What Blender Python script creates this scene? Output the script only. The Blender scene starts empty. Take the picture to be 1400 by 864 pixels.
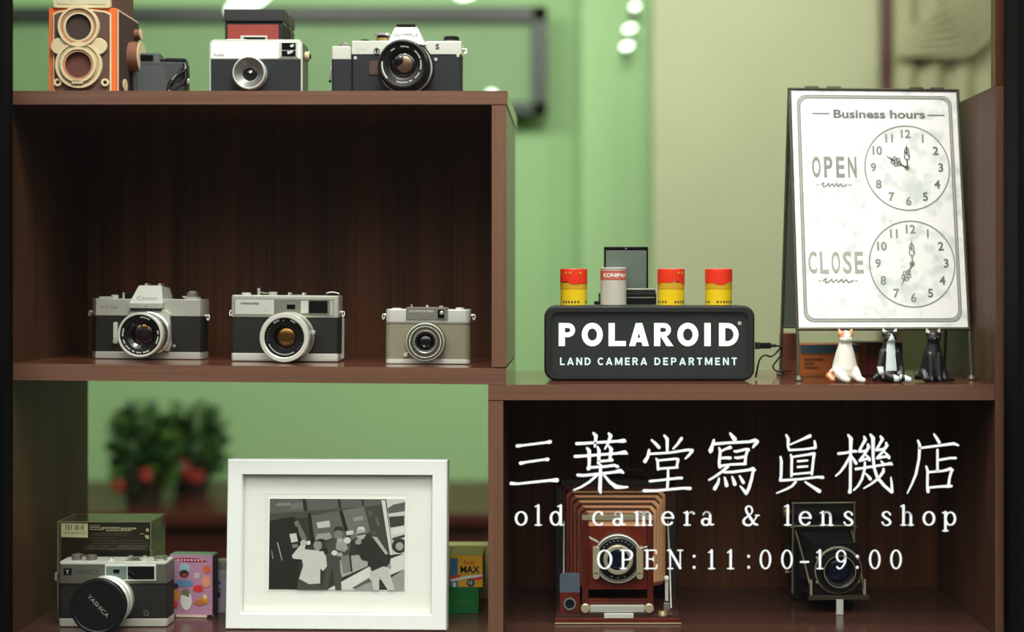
import bpy, bmesh, math, random
from mathutils import Vector, Matrix
random.seed(7)
PI = math.pi
SC = bpy.context.scene
COL = SC.collection
F = 1870.0          # focal length in photo pixels
CX, CY = 785.0, 385.0
EYE = 1.35          # camera height
D0 = 1.7            # camera distance to the shelf fronts (y = 0)

def X(px, y): return (px - CX) / F * (D0 + y)
def Z(py, y): return EYE + (CY - py) / F * (D0 + y)
def W(px, py, y): return (X(px, y), y, Z(py, y))

def lin(c):
    def g(v):
        v /= 255.0
        return v / 12.92 if v <= .04045 else ((v + .055) / 1.055) ** 2.4
    return (g(c[0]), g(c[1]), g(c[2]), 1)

# ------------------------------------------------------------------ materials
def principled(name):
    m = bpy.data.materials.new(name); m.use_nodes = True
    nt = m.node_tree; b = nt.nodes['Principled BSDF']
    return m, nt, b

def mat(name, col, rough=.5, metal=0., noise=0., nscale=400., bump=0., emit=None, estr=1., coat=0., spec=None):
    """procedural material: base colour broken up by object-space noise"""
    m, nt, b = principled(name)
    c = lin(col)
    b.inputs['Roughness'].default_value = rough
    b.inputs['Metallic'].default_value = metal
    b.inputs['Coat Weight'].default_value = coat
    if spec is not None: b.inputs['Specular IOR Level'].default_value = spec
    tc = nt.nodes.new('ShaderNodeTexCoord')
    n = nt.nodes.new('ShaderNodeTexNoise'); n.inputs['Scale'].default_value = nscale; n.inputs['Detail'].default_value = 3
    nt.links.new(tc.outputs['Object'], n.inputs['Vector'])
    mx = nt.nodes.new('ShaderNodeMix'); mx.data_type = 'RGBA'
    k = max(noise, .03)
    mx.inputs['A'].default_value = tuple(v * (1 - k) for v in c[:3]) + (1,)
    mx.inputs['B'].default_value = tuple(min(1, v * (1 + k)) for v in c[:3]) + (1,)
    nt.links.new(n.outputs['Fac'], mx.inputs['Factor'])
    nt.links.new(mx.outputs['Result'], b.inputs['Base Color'])
    if bump:
        bp = nt.nodes.new('ShaderNodeBump'); bp.inputs['Strength'].default_value = bump; bp.inputs['Distance'].default_value = .0006
        nt.links.new(n.outputs['Fac'], bp.inputs['Height']); nt.links.new(bp.outputs['Normal'], b.inputs['Normal'])
    if emit:
        b.inputs['Emission Color'].default_value = lin(emit); b.inputs['Emission Strength'].default_value = estr
    return m

def wood(name, dark, light, vertical=True, rough=.35, spec=.5):
    m, nt, b = principled(name)
    tc = nt.nodes.new('ShaderNodeTexCoord'); mp = nt.nodes.new('ShaderNodeMapping')
    mp.inputs['Scale'].default_value = (260, 260, 3.0) if vertical else (3.0, 260, 260)
    n = nt.nodes.new('ShaderNodeTexNoise'); n.inputs['Scale'].default_value = 1; n.inputs['Detail'].default_value = 5
    mp2 = nt.nodes.new('ShaderNodeMapping'); mp2.inputs['Scale'].default_value = (30, 30, .8) if vertical else (.8, 30, 30)
    n2 = nt.nodes.new('ShaderNodeTexNoise'); n2.inputs['Scale'].default_value = 1; n2.inputs['Detail'].default_value = 2
    ad = nt.nodes.new('ShaderNodeMath'); ad.operation = 'ADD'
    mu = nt.nodes.new('ShaderNodeMath'); mu.operation = 'MULTIPLY'; mu.inputs[1].default_value = .5
    cr = nt.nodes.new('ShaderNodeValToRGB')
    cr.color_ramp.elements[0].position = .38; cr.color_ramp.elements[0].color = lin(dark)
    cr.color_ramp.elements[1].position = .62; cr.color_ramp.elements[1].color = lin(light)
    L = nt.links.new
    L(tc.outputs['Object'], mp.inputs['Vector']); L(mp.outputs['Vector'], n.inputs['Vector'])
    L(tc.outputs['Object'], mp2.inputs['Vector']); L(mp2.outputs['Vector'], n2.inputs['Vector'])
    L(n.outputs['Fac'], ad.inputs[0]); L(n2.outputs['Fac'], ad.inputs[1]); L(ad.outputs[0], mu.inputs[0])
    L(mu.outputs[0], cr.inputs['Fac']); L(cr.outputs['Color'], b.inputs['Base Color'])
    b.inputs['Roughness'].default_value = rough; b.inputs['Specular IOR Level'].default_value = spec
    return m

def glass(name, tint=(255, 255, 255), refl=1.0, base=0.0, film=None):
    """thin pane: see-through with a Fresnel mirror reflection"""
    m = bpy.data.materials.new(name); m.use_nodes = True
    nt = m.node_tree; nt.nodes.clear()
    o = nt.nodes.new('ShaderNodeOutputMaterial'); t = nt.nodes.new('ShaderNodeBsdfTransparent'); t.inputs[0].default_value = lin(tint)
    g = nt.nodes.new('ShaderNodeBsdfGlossy'); g.inputs['Roughness'].default_value = .02
    fr = nt.nodes.new('ShaderNodeFresnel'); fr.inputs['IOR'].default_value = 1.45
    mu = nt.nodes.new('ShaderNodeMath'); mu.operation = 'MULTIPLY_ADD'; mu.inputs[1].default_value = refl; mu.inputs[2].default_value = base
    mx = nt.nodes.new('ShaderNodeMixShader')
    L = nt.links.new
    ge = nt.nodes.new('ShaderNodeNewGeometry'); mr = nt.nodes.new('ShaderNodeMapRange'); mr.inputs['To Min'].default_value = 1.45; mr.inputs['To Max'].default_value = 1 / 1.45
    L(ge.outputs['Backfacing'], mr.inputs['Value']); L(mr.outputs['Result'], fr.inputs['IOR'])
    L(fr.outputs[0], mu.inputs[0]); L(mu.outputs[0], mx.inputs[0]); L(t.outputs[0], mx.inputs[1]); L(g.outputs[0], mx.inputs[2])
    if film:                                # a faint diffuse film of dust / frosting
        d = nt.nodes.new('ShaderNodeBsdfDiffuse'); d.inputs[0].default_value = lin(film[0])
        mx2 = nt.nodes.new('ShaderNodeMixShader'); mx2.inputs[0].default_value = film[1]
        L(mx.outputs[0], mx2.inputs[1]); L(d.outputs[0], mx2.inputs[2]); L(mx2.outputs[0], o.inputs[0])
    else:
        L(mx.outputs[0], o.inputs[0])
    return m

def flat(name, col, rough=.6): return mat(name, col, rough)

M = {}
def G(key, *a, **k):
    if key not in M: M[key] = mat(key, *a, **k)
    return M[key]
silver = G('satin_silver', (208, 210, 198), .34, .5, .05, 900)
silver_br = G('bright_silver', (228, 231, 222), .3, .4, .04, 900)
silver_dk = G('dull_silver', (150, 150, 138), .35, .6, .06, 900)
chrome = G('chrome', (225, 225, 220), .16, .65, .02, 500)
brass = G('aged_nickel', (190, 180, 148), .3, .45, .12, 600)
gold = G('aged_brass', (170, 140, 80), .35, .5, .15, 600)
leather = G('black_leather', (32, 31, 28), .62, 0, .35, 1400, .5, spec=.28)
leather_bl = G('blue_black_leather', (31, 36, 40), .6, 0, .3, 1400, .5, spec=.28)
olive_leather = G('olive_grey_leather', (130, 126, 104), .6, 0, .14, 1600, .4)
black = G('black_paint', (20, 20, 20), .38, 0, .1)
black_m = G('black_metal', (26, 27, 28), .28, .3, .1)
black_gl = G('black_gloss', (10, 10, 11), .08, 0, .05)
matblack = G('matt_black', (16, 16, 15), .8, 0, .2)
white = G('white_paint', (236, 240, 234), .45, 0, .02)
engr = G('white_engraving', (215, 216, 205), .6)
grey_engr = G('grey_engraving', (105, 108, 108), .6)
dark_engr = G('dark_engraving', (58, 60, 60), .6)
lensglass = G('lens_glass', (12, 10, 14), .06, 0, .05, coat=1.)
amber = G('amber_glint', (150, 112, 58), .16, .9, .3, 180)  # reflected lamp light put into a metallic amber colour
violet = G('violet_lens', (70, 44, 58), .12, .8, .4, 150)
bluelens = G('blue_lens', (26, 34, 54), .08, .5, .4, 150)
sand = G('sand_lens', (126, 100, 80), .2, .7, .4, 120)

# ------------------------------------------------------------------ mesh builder
class MB:
    def __init__(s, S=.001):
        s.S = S; s.v = []; s.f = []; s.m = []; s.mats = []; s.T = Matrix.Identity(4); s.ordered = False
    def mi(s, m):
        if m not in s.mats: s.mats.append(m)
        return s.mats.index(m)
    def add(s, vs, fs, m):
        o = len(s.v); i = s.mi(m)
        s.v += [tuple(s.T @ Vector(p)) for p in vs]
        for f in fs: s.f.append([o + k for k in f]); s.m.append(i)
        return s
    def addbm(s, bm, m):
        bm.verts.index_update()
        s.add([v.co[:] for v in bm.verts], [[v.index for v in f.verts] for f in bm.faces], m); bm.free(); return s
    def box(s, x0, x1, y0, y1, z0, z1, m, bev=0, seg=2):
        bm = bmesh.new(); bmesh.ops.create_cube(bm, size=1)
        for v in bm.verts:
            v.co = Vector(((x0 + x1) / 2 + v.co.x * (x1 - x0), (y0 + y1) / 2 + v.co.y * (y1 - y0), (z0 + z1) / 2 + v.co.z * (z1 - z0)))
        if bev: bmesh.ops.bevel(bm, geom=bm.edges[:], offset=bev, segments=seg, affect='EDGES', profile=.5)
        return s.addbm(bm, m)
    def prism(s, pts, a0, a1, axis, m, bev=0, seg=2):
        """polygon pts extruded along axis: 'z' pts=(x,y); 'y' pts=(x,z); 'x' pts=(y,z)"""
        def P(p, a):
            return {'z': (p[0], p[1], a), 'y': (p[0], a, p[1]), 'x': (a, p[0], p[1])}[axis]
        bm = bmesh.new()
        A = [bm.verts.new(P(p, a0)) for p in pts]; B = [bm.verts.new(P(p, a1)) for p in pts]
        n = len(pts); c0 = bm.faces.new(A); c1 = bm.faces.new(B[::-1])
        for i in range(n): bm.faces.new((A[i], B[i], B[(i + 1) % n], A[(i + 1) % n]))
        bmesh.ops.recalc_face_normals(bm, faces=bm.faces[:])
        if bev:
            es = list({e for c in (c0, c1) for e in c.edges})
            bmesh.ops.bevel(bm, geom=es, offset=bev, segments=seg, affect='EDGES', profile=.5)
        return s.addbm(bm, m)
    @staticmethod
    def rr(a0, a1, b0, b1, r, n=5):
        if not isinstance(r, (list, tuple)): r = [r] * 4
        out = []
        for (cx, cy, t, q) in ((a1, b1, 0, 0), (a0, b1, 1, 1), (a0, b0, 2, 2), (a1, b0, 3, 3)):
            R = r[q]; sx = -1 if cx == a1 else 1; sy = -1 if cy == b1 else 1
            for k in range(n + 1):
                a = (t + k / n) * PI / 2
                out.append((cx + sx * R + R * math.cos(a), cy + sy * R + R * math.sin(a)))
        return out
    def slab(s, x0, x1, y0, y1, z0, z1, r, m, bev=0): return s.prism(s.rr(x0, x1, y0, y1, r), z0, z1, 'z', m, bev)
    def panel(s, x0, x1, z0, z1, y0, y1, r, m, bev=0): return s.prism(s.rr(x0, x1, z0, z1, r), y0, y1, 'y', m, bev)
    def lathe(s, prof, c, axis, m, seg=48, closed=False):
        """prof (r, h): revolve round axis through c; h runs along +axis ('-y' : towards the viewer)"""
        vs, fs = [], []
        n = len(prof)
        for k in range(seg):
            a = 2 * PI * k / seg; ca, sa = math.cos(a), math.sin(a)
            for (r, h) in prof:
                if axis == '-y': vs.append((c[0] + r * ca, c[1] - h, c[2] + r * sa))
                elif axis == 'z': vs.append((c[0] + r * ca, c[1] + r * sa, c[2] + h))
                elif axis == 'x': vs.append((c[0] + h, c[1] + r * ca, c[2] + r * sa))
        for k in range(seg):
            k2 = (k + 1) % seg
            for i in range(n - 1):
                q = [k * n + i, k2 * n + i, k2 * n + i + 1, k * n + i + 1]
                fs.append(q if axis == 'z' or axis == 'x' else q)
        return s.add(vs, fs, m)
    def cyl(s, c, r, h, axis, m, seg=32, bev=.3, r2=None):
        r2 = r if r2 is None else r2; b = min(bev, h / 2, r / 2)
        return s.lathe([(0, 0), (r, 0), (r2, h - b), (r2 - b, h), (0, h)], c, axis, m, seg)
    def ring(s, c, r, w, axis, m, t=1., h0=0., seg=48):
        return s.lathe([(r - w, h0), (r - w, h0 + t), (r, h0 + t), (r, h0), (r - w, h0)], c, axis, m, seg)
    def sph(s, c, r, m, u=20, v=12):
        if not isinstance(r, (list, tuple)): r = (r, r, r)
        bm = bmesh.new(); bmesh.ops.create_uvsphere(bm, u_segments=u, v_segments=v, radius=1)
        for q in bm.verts: q.co = Vector((c[0] + q.co.x * r[0], c[1] + q.co.y * r[1], c[2] + q.co.z * r[2]))
        return s.addbm(bm, m)
    def tube(s, path, r, m, seg=10, closed=False):
        P = [Vector(p) for p in path]; n = len(P); vs = []; fs = []
        up = Vector((0, 0, 1)); prev = None
        for i, p in enumerate(P):
            if closed: d = P[(i + 1) % n] - P[i - 1]
            else: d = P[min(i + 1, n - 1)] - P[max(i - 1, 0)]
            d.normalize()
            if prev is None:
                a = d.cross(up)
                if a.length < .1: a = d.cross(Vector((1, 0, 0)))
            else: a = prev - d * prev.dot(d)
            a.normalize(); prev = a; b = d.cross(a)
            rr = r[i] if isinstance(r, (list, tuple)) else r
            for k in range(seg):
                t = 2 * PI * k / seg; vs.append(tuple(p + a * (rr * math.cos(t)) + b * (rr * math.sin(t))))
        for i in range(n if closed else n - 1):
            j = (i + 1) % n
            for k in range(seg):
                k2 = (k + 1) % seg; fs.append([i * seg + k, i * seg + k2, j * seg + k2, j * seg + k])
        if not closed: fs.append(list(range(seg))[::-1]); fs.append([(n - 1) * seg + k for k in range(seg)])
        return s.add(vs, fs, m)
    # ---- flat marks on a plane: pl(x, y) -> 3D
    layer = 0
    def poly(s, pts, pl, m):
        # overlapping marks sit a hair in front of one another, like coats of paint
        P = [Vector(pl(*p)) for p in pts]
        n = (P[1] - P[0]).cross(P[-1] - P[0])
        if n.length > 1e-12 and not s.ordered:
            n.normalize()
            if n.y > 1e-4 or (abs(n.y) <= 1e-4 and n.z < 0): n = -n
            MB.layer = (MB.layer + 5) % 13
            P = [p + n * (MB.layer * .00001 / s.S) for p in P]
        return s.add(P, [list(range(len(P)))], m)
    def stroke(s, pts, pl, m, w=1., round_=True):
        P = [(p[0], p[1], p[2] if len(p) > 2 else w) for p in pts]
        for i in range(len(P) - 1):
            a, b = P[i], P[i + 1]; dx, dy = b[0] - a[0], b[1] - a[1]; L = math.hypot(dx, dy) or 1e-9
            nx, ny = -dy / L, dx / L
            s.poly([(a[0] + nx * a[2] / 2, a[1] + ny * a[2] / 2), (a[0] - nx * a[2] / 2, a[1] - ny * a[2] / 2),
                    (b[0] - nx * b[2] / 2, b[1] - ny * b[2] / 2), (b[0] + nx * b[2] / 2, b[1] + ny * b[2] / 2)], pl, m)
        for i, p in enumerate(P):
            if round_ or 0 < i < len(P) - 1: s.disc(p[0], p[1], p[2] / 2, pl, m, 10)
        return s
    def strip(s, P, w, pl, m, closed=False):
        """constant width band with mitred joins"""
        n = len(P); L = []; R = []
        for i in range(n):
            a = P[i - 1] if (closed or i > 0) else P[i]; b = P[(i + 1) % n] if (closed or i < n - 1) else P[i]
            dx, dy = b[0] - a[0], b[1] - a[1]; l = math.hypot(dx, dy) or 1e-9; nx, ny = -dy / l, dx / l
            L.append((P[i][0] + nx * w / 2, P[i][1] + ny * w / 2)); R.append((P[i][0] - nx * w / 2, P[i][1] - ny * w / 2))
        for i in range(n if closed else n - 1):
            j = (i + 1) % n; s.poly([L[i], R[i], R[j], L[j]], pl, m)
        return s
    def disc(s, x, y, r, pl, m, n=16, ry=None):
        ry = r if ry is None else ry
        return s.poly([(x + r * math.cos(2 * PI * k / n), y + ry * math.sin(2 * PI * k / n)) for k in range(n)], pl, m)
    def text(s, t, pl, x, y, h, m, width=None, bold=0., align='CENTER'):
        cu = bpy.data.curves.new('t', 'FONT'); cu.body = t; cu.size = 1; cu.offset = bold; cu.align_x = 'LEFT'; cu.resolution_u = 3
        ob = bpy.data.objects.new('t', cu)
        me = bpy.data.meshes.new_from_object(ob)
        bpy.data.objects.remove(ob)
        if not len(me.vertices): return s
        xs = [v.co.x for v in me.vertices]; x0, x1 = min(xs), max(xs)
        k = h / .70; kx = k if width is None else width / (x1 - x0)
        off = {'CENTER': -(x0 + x1) / 2, 'LEFT': -x0, 'RIGHT': -x1}[align]
        s.add([pl(x + (v.co.x + off) * kx, y + v.co.y * k) for v in me.vertices], [list(p.vertices) for p in me.polygons], m)
        bpy.data.meshes.remove(me); return s
    def build(s, name, parent=None, loc=None, sharp=35):
        me = bpy.data.meshes.new(name)
        me.from_pydata([(p[0] * s.S, p[1] * s.S, p[2] * s.S) for p in s.v], [], s.f)
        for m in s.mats: me.materials.append(m)
        me.polygons.foreach_set('material_index', s.m)
        me.polygons.foreach_set('use_smooth', [True] * len(s.f))
        bm = bmesh.new(); bm.from_mesh(me); bmesh.ops.recalc_face_normals(bm, faces=bm.faces[:]) if False else None; bm.to_mesh(me); bm.free()
        me.set_sharp_from_angle(angle=math.radians(sharp))
        me.update()
        o = bpy.data.objects.new(name, me); COL.objects.link(o)
        if sharp == 35 and len(s.f) < 20000:
            wn = o.modifiers.new('weighted_normals', 'WEIGHTED_NORMAL'); wn.keep_sharp = True
        if parent is not None: o.parent = parent
        if loc is not None: o.location = loc
        return o

def front(y, ox=0, oz=0):                     # plane facing the viewer at depth y
    return lambda a, b: (ox + a, y, oz + b)

def thing(name, label, cat, loc=(0, 0, 0), rz=0, group=None, ry=0, rx=0):
    o = bpy.data.objects.new(name, None); COL.objects.link(o)
    o.empty_display_size = .02; o.location = loc; o.rotation_euler = (rx, ry, rz)
    o['label'] = label; o['category'] = cat
    if group: o['group'] = group
    return o
def tag(o, label, cat, group=None):
    o['label'] = label; o['category'] = cat
    if group: o['group'] = group
    return o
def struct(o): o['kind'] = 'structure'; return o
def arc(cx, cy, rx, ry, a0, a1, n=16, w=None):
    out = []
    for k in range(n + 1):
        a = math.radians(a0 + (a1 - a0) * k / n)
        p = (cx + rx * math.cos(a), cy + ry * math.sin(a))
        if w: p += (w[0] + (w[1] - w[0]) * abs(math.cos(a)),)
        out.append(p)
    return out
def smooth(P, n=4):
    out = []
    for i in range(len(P) - 1):
        p0, p1, p2, p3 = P[max(i - 1, 0)], P[i], P[i + 1], P[min(i + 2, len(P) - 1)]
        for k in range(n):
            t = k / n
            out.append(tuple(.5 * (2 * b + (c - a) * t + (2 * a - 5 * b + 4 * c - d) * t * t + (3 * b - a - 3 * c + d) * t ** 3) for a, b, c, d in zip(p0, p1, p2, p3)))
    out.append(tuple(P[-1])); return out
WORLD, SHOP, FRONT, EXPO = 2.65, 12, 25, 0.0
# ------------------------------------------------------------------ room shell
green = mat('green_wall_paint', (154, 195, 140), .75, 0, .06, 3)
beige = mat('beige_wall_paint', (170, 178, 144), .75, 0, .06, 4)
plaster = mat('ceiling_plaster', (215, 214, 200), .8, 0, .03, 5)
floor_w = wood('floor_boards', (70, 46, 30), (110, 76, 50), False, .4)
def sbox(name, x0, x1, y0, y1, z0, z1, m, bev=0):
    b = MB(1); b.box(x0, x1, y0, y1, z0, z1, m, bev); return struct(b.build(name))
sbox('wall_back', -2.4, .42, 2.6, 2.7, 0, 2.7, green)
sbox('wall_left', -2.5, -2.4, .0, 2.7, 0, 2.7, green)
sbox('wall_right', 1.9, 2.0, .0, 3.5, 0, 2.7, beige)
sbox('floor', -2.5, 2.0, -.02, 3.5, -.1, 0, floor_w)
sbox('ceiling', -2.5, 2.0, .0, 3.5, 2.7, 2.8, plaster)
sbox('wall_pier', X(795, 2.42), X(893, 2.42), 2.42, 2.6, 0, 2.7, green)
sbox('wall_partition', X(893, 2.2), X(1207, 2.2), 2.2, 2.3, 0, 2.7, beige)
sbox('wall_alcove', .4, 1.9, 3.3, 3.4, 0, 2.7, beige)
post_w = wood('post_wood', (74, 40, 30), (98, 56, 42), True, .45)
sbox('trim_1', X(1206, 2.16), X(1230, 2.16), 2.16, 2.31, 0, 2.7, post_w, .004)

# curtain of pale cloth gathered beside the post
cm = mat('pale_curtain_cloth', (150, 153, 120), .85, 0, .1, 12)
ct = thing('curtain', 'pale yellow-green gathered curtain hanging beside the brown post at upper right', 'curtain', (X(1290, 2.1), 2.1, EYE + .1))
b = MB(1)
x0, x1 = X(1229, 2.05) - ct.location.x, X(1440, 2.05) - ct.location.x
vs, fs = [], []
nx, nz = 120, 30
for j in range(nz + 1):
    for i in range(nx + 1):
        u = i / nx; v = j / nz
        x = x0 + (x1 - x0) * u; z = -.1 + 1.15 * v
        y = .015 * math.sin(u * 34 + 2 * math.sin(v * 3)) + .003 * math.sin(u * 83 + v * 4)
        vs.append((x, y, z))
for j in range(nz):
    for i in range(nx):
        a = j * (nx + 1) + i; fs.append([a, a + 1, a + nx + 2, a + nx + 1])
b.add(vs, fs, cm); b.build('cloth', ct, sharp=180)
b = MB(1)                                     # ruffled swag tied back, running down to the left
for k in range(7):
    P = [(X(1338 + 6 * k, 2.0), 2.062 - .002 * k, Z(-90 + 19 * k, 2.0)), (X(1310 + 4 * k, 2.0), 2.058 - .002 * k, Z(-12 + 13 * k, 2.0)),
         (X(1268, 2.0), 2.055, Z(22 + 8 * k, 2.0)), (X(1232 - (k % 2) * 3, 2.0), 2.06, Z(58 + 2.2 * k, 2.0))]
    P = [tuple(Vector(p) - ct.location) for p in P]
    P = smooth(P, 6); n = len(P)
    b.tube(P, [.011 - .006 * i / n for i in range(n)], cm, 10)
b.build('swag', ct, sharp=180)
b = MB(1); b.tube([(x0 - .02, .03, 1.08), (x1, .03, 1.08)], .012, post_w); b.build('rod', ct)

# large dark frame hung on the back wall
fy = 2.5
fr = thing('wall_frame', 'large dark rectangular frame hanging on the green back wall above the upper shelf', 'frame', (X(380, fy), fy, Z(85, fy)))
dkf = G('dark_frame_lacquer', (38, 50, 46), .45, 0, .1)
b = MB(1)
xa, xb, za, zb = X(-90, fy) - fr.location.x, X(748, fy) - fr.location.x, Z(157, fy) - fr.location.z, Z(10, fy) - fr.location.z
t = .046
for (p0, p1, q0, q1) in ((xa, xb, zb - t, zb), (xa, xb, za, za + t * .8), (xa, xa + t, za, zb), (xb - t, xb, za, zb)):
    b.box(p0, p1, -.02, .03, q0, q1, dkf, .003)
b.build('moulding', fr)
b = MB(1); b.box(xa + t * .9, xb - t * .9, .012, .022, za + t * .7, zb - t * .9, G('frame_backing', (122, 158, 112), .6, 0, .1, 6)); b.build('backing', fr)
for q in (-.5, .5):
    b = MB(1); b.box(q - .02, q + .02, .03, .1, zb - .09, zb - .05, dkf); b.build('hanger', fr)

# lamps in the shop
bulb = mat('lit_bulb', (240, 250, 240), .3, emit=(232, 255, 236), estr=4)
housing = G('lamp_housing', (110, 125, 105), .5)
def lamp(px, py, y, rx, rz_, tilt, label, wall, nm='wall_lamp'):
    c = W(px, py, y)
    t_ = thing(nm, label, 'lamp', c, group=None)
    b = MB(1)
    bm = bmesh.new(); bmesh.ops.create_uvsphere(bm, u_segments=24, v_segments=14, radius=1)
    R = Matrix.Rotation(math.radians(-tilt), 3, 'Y')
    for v in bm.verts: v.co = R @ Vector((v.co.x * rx, v.co.y * min(rx, rz_), v.co.z * rz_))
    b.addbm(bm, bulb); b.build('bulb', t_)
    if wall == 'ceiling':
        b = MB(1); b.tube([(0, 0, rz_ * .6), (0, 0, 2.7 - c[2])], .003, housing, 8); b.build('cord', t_)
        b = MB(1); b.lathe([(0, 0), (.05, 0), (.045, -.025), (0, -.025)], (0, 0, 2.7 - c[2]), 'z', housing); b.build('ceiling_rose', t_)
    else:
        b = MB(1); b.tube([(0, rx * .5, 0), (0, wall - y, 0)], .006, housing, 8); b.build('arm', t_)
        b = MB(1); b.box(-.014, .014, wall - y - .012, wall - y, -.014, .014, housing, .003); b.build('wall_plate', t_)
lamp(341, 1, 2.0, .070, .024, 27, 'large oval white pendant lamp glowing behind the red and black box camera', 'ceiling', 'pendant_lamp')
lamp(636, -7, 2.0, .028, .013, 8, 'white pendant lamp at the top edge right of the black lensed camera', 'ceiling', 'pendant_lamp')
lamp(868, 9, 2.3, .014, .009, 15, 'uppermost of three small round lamps on the green pier', 2.42)
lamp(861, 39, 2.3, .019, .010, 20, 'middle and brightest of three small round lamps on the green pier', 2.42)
lamp(857, 63, 2.3, .018, .010, 20, 'lowest of three small round lamps on the green pier', 2.42)
lamp(672, 128, 2.45, .014, .009, 0, 'small pale round lamp just above the right end of the upper shelf', 2.6)

# dark wooden counter behind the display, with a plant on it
cw = wood('counter_wood', (58, 26, 18), (82, 38, 26), False, .35)
ctr = thing('shop_counter', 'dark reddish brown wooden counter standing behind the lower left display', 'counter', (-1.0, 2.27, 0))
b = MB(1); b.box(-1.3, .98, -.3, .3, Z(702, 1.97) - .035, Z(702, 1.97), cw, .004); b.build('counter_top', ctr)
b = MB(1); b.box(-1.26, .94, -.26, .26, .08, Z(702, 1.97) - .035, cw, .003); b.build('carcass', ctr)
for i in range(4):
    b = MB(1); xx = -1.24 + i * .545; b.box(xx, xx + .535, -.275, -.258, .12, Z(702, 1.97) - .06, cw, .004); dd = b.build('door', ctr)
    b = MB(1); b.cyl((xx + .48, -.275, .5), .012, .02, '-y', brass, bev=.002); b.build('knob', dd)
b = MB(1); b.box(-1.24, .92, -.22, .22, 0, .08, matblack); b.build('plinth', ctr)

ctz = Z(702, 1.97)
def bush(px, py, y, R, H, n, label, seed, flowers):
    rnd = random.Random(seed)
    t_ = thing('potted_plant', label, 'plant', (X(px, y), y, ctz))
    b = MB(1); b.lathe([(0, 0), (.045, 0), (.06, .08), (.066, .08), (.066, .095), (.055, .095), (.05, .085), (0, .085)], (0, 0, 0), 'z', G('pot_clay', (40, 24, 16), .7)); b.build('pot', t_)
    leafm = [G('leaf_a', (60, 104, 34), .5, 0, .3, 40), G('leaf_b', (78, 116, 26), .5, 0, .3, 40), G('leaf_c', (30, 74, 34), .5, 0, .3, 40)]
    b = MB(1); st = MB(1)
    for k in range(n):
        a = rnd.uniform(0, 2 * PI); rr = R * math.sqrt(rnd.random()); h = .05 + (H + .03) * rnd.random() * (1 - .35 * (rr / R) ** 2)
        c = Vector((rr * math.cos(a), rr * math.sin(a) * .6, h)); L = rnd.uniform(.025, .05); wd = L * .36
        d = Vector((math.cos(a) + rnd.uniform(-.6, .6), math.sin(a) + rnd.uniform(-.6, .6), rnd.uniform(-.3, 1))).normalized()
        sd = d.cross(Vector((rnd.uniform(-1, 1), rnd.uniform(-1, 1), 1))).normalized(); nn = sd.cross(d)
        b.add([c, c + d * L * .5 + sd * wd + nn * .004, c + d * L, c + d * L * .5 - sd * wd + nn * .004], [[0, 1, 2], [0, 2, 3]], rnd.choice(leafm))
        if k % 12 == 0: st.tube([(0, 0, .08), (c.x * .4, c.y * .4, h * .55), tuple(c)], .0022, leafm[2], 6)
    st.build('stem', t_); b.build('foliage', t_)
    for k in range(flowers):
        f = MB(1); fx = rnd.uniform(-R, R); fz = .05 + rnd.uniform(0, .05)
        for q in range(5): f.sph((fx + .011 * math.cos(q * 1.256), -.085 - .01 * rnd.random(), fz + .011 * math.sin(q * 1.256)), (.009, .004, .009), G('red_petal', (150, 40, 26), .6), 10, 6)
        f.build('flower', t_)
bush(196, 700, 2.12, .078, .20, 460, 'leafy potted plant on the counter, left of the two blurred plants', 3, 2)
bush(262, 700, 2.32, .088, .19, 460, 'leafy potted plant with red flowers on the counter, nearer the white picture frame', 5, 4)

# ------------------------------------------------------------------ display cabinet
back_w = wood('veneer_back', (58, 31, 15), (104, 60, 32), True, .5, .3)
edge_w = wood('veneer_edge', (102, 71, 56), (118, 84, 67), False, .38)
edge_v = wood('veneer_edge_upright', (102, 71, 56), (119, 85, 68), True, .3)
side_w = wood('veneer_side', (54, 34, 20), (76, 48, 28), True, .5, .3)
div_w = wood('veneer_divider', (62, 40, 26), (84, 56, 36), True, .26)
shelf_w = wood('veneer_shelf', (84, 46, 32), (108, 64, 46), False, .14, .6)
floor_bw = wood('veneer_floor', (58, 36, 30), (76, 50, 42), False, .2, .5)
cab = thing('display_cabinet', 'dark brown wooden display shelving filling the shop window', 'cabinet', (0, 0, EYE - .46))
c0 = cab.location
EZ = .46                                     # local z = world offset from the eye + EZ
def cbox(name, x0, x1, y0, y1, z0, z1, m, edge=None, bev=.0008):
    b = MB(1); b.box(x0, x1, y0, y1, z0 + EZ, z1 + EZ, m, bev)
    if edge: b.box(x0 + .0003, x1 - .0003, y0 - .0008, y0 + .0005, z0 + EZ + .0003, z1 + EZ - .0003, edge)
    return b.build(name, cab)
ZT, ZR, ZF = .2373, -.128, -.44              # shelf tops, relative to the eye
def zmid(x): return -.1018 - (x + .70) * .0096
cbox('side_panel', -.716, -.70, 0, .27, -.455, .22, side_w, edge_v)
cbox('side_panel', .523, .541, 0, .27, -.455, .2436, wood('veneer_side_matt', (62, 38, 28), (84, 54, 42), True, .5, .25), edge_v)
sbox('trim_2', .524, .541, .001, .02, .2442 + EYE, 1.09 + EYE, wood('post_veneer', (70, 38, 22), (92, 50, 30), True, .4))
cbox('shelf', -.716, -.0827, 0, .28, ZT - .0175, ZT, shelf_w, edge_w)
b = MB(1)
zl, zr = zmid(-.7), zmid(-.0845)
b.add([(-.70, 0, zl + EZ), (-.0845, 0, zr + EZ), (-.0845, .27, zr + EZ), (-.70, .27, zl + EZ),
       (-.70, 0, zl - .0205 + EZ), (-.0845, 0, zr - .0203 + EZ), (-.0845, .27, zr - .0203 + EZ), (-.70, .27, zl - .0205 + EZ)],
      [[0, 1, 2, 3], [7, 6, 5, 4], [3, 7, 4, 0], [1, 5, 6, 2], [2, 6, 7, 3]], shelf_w)
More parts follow.
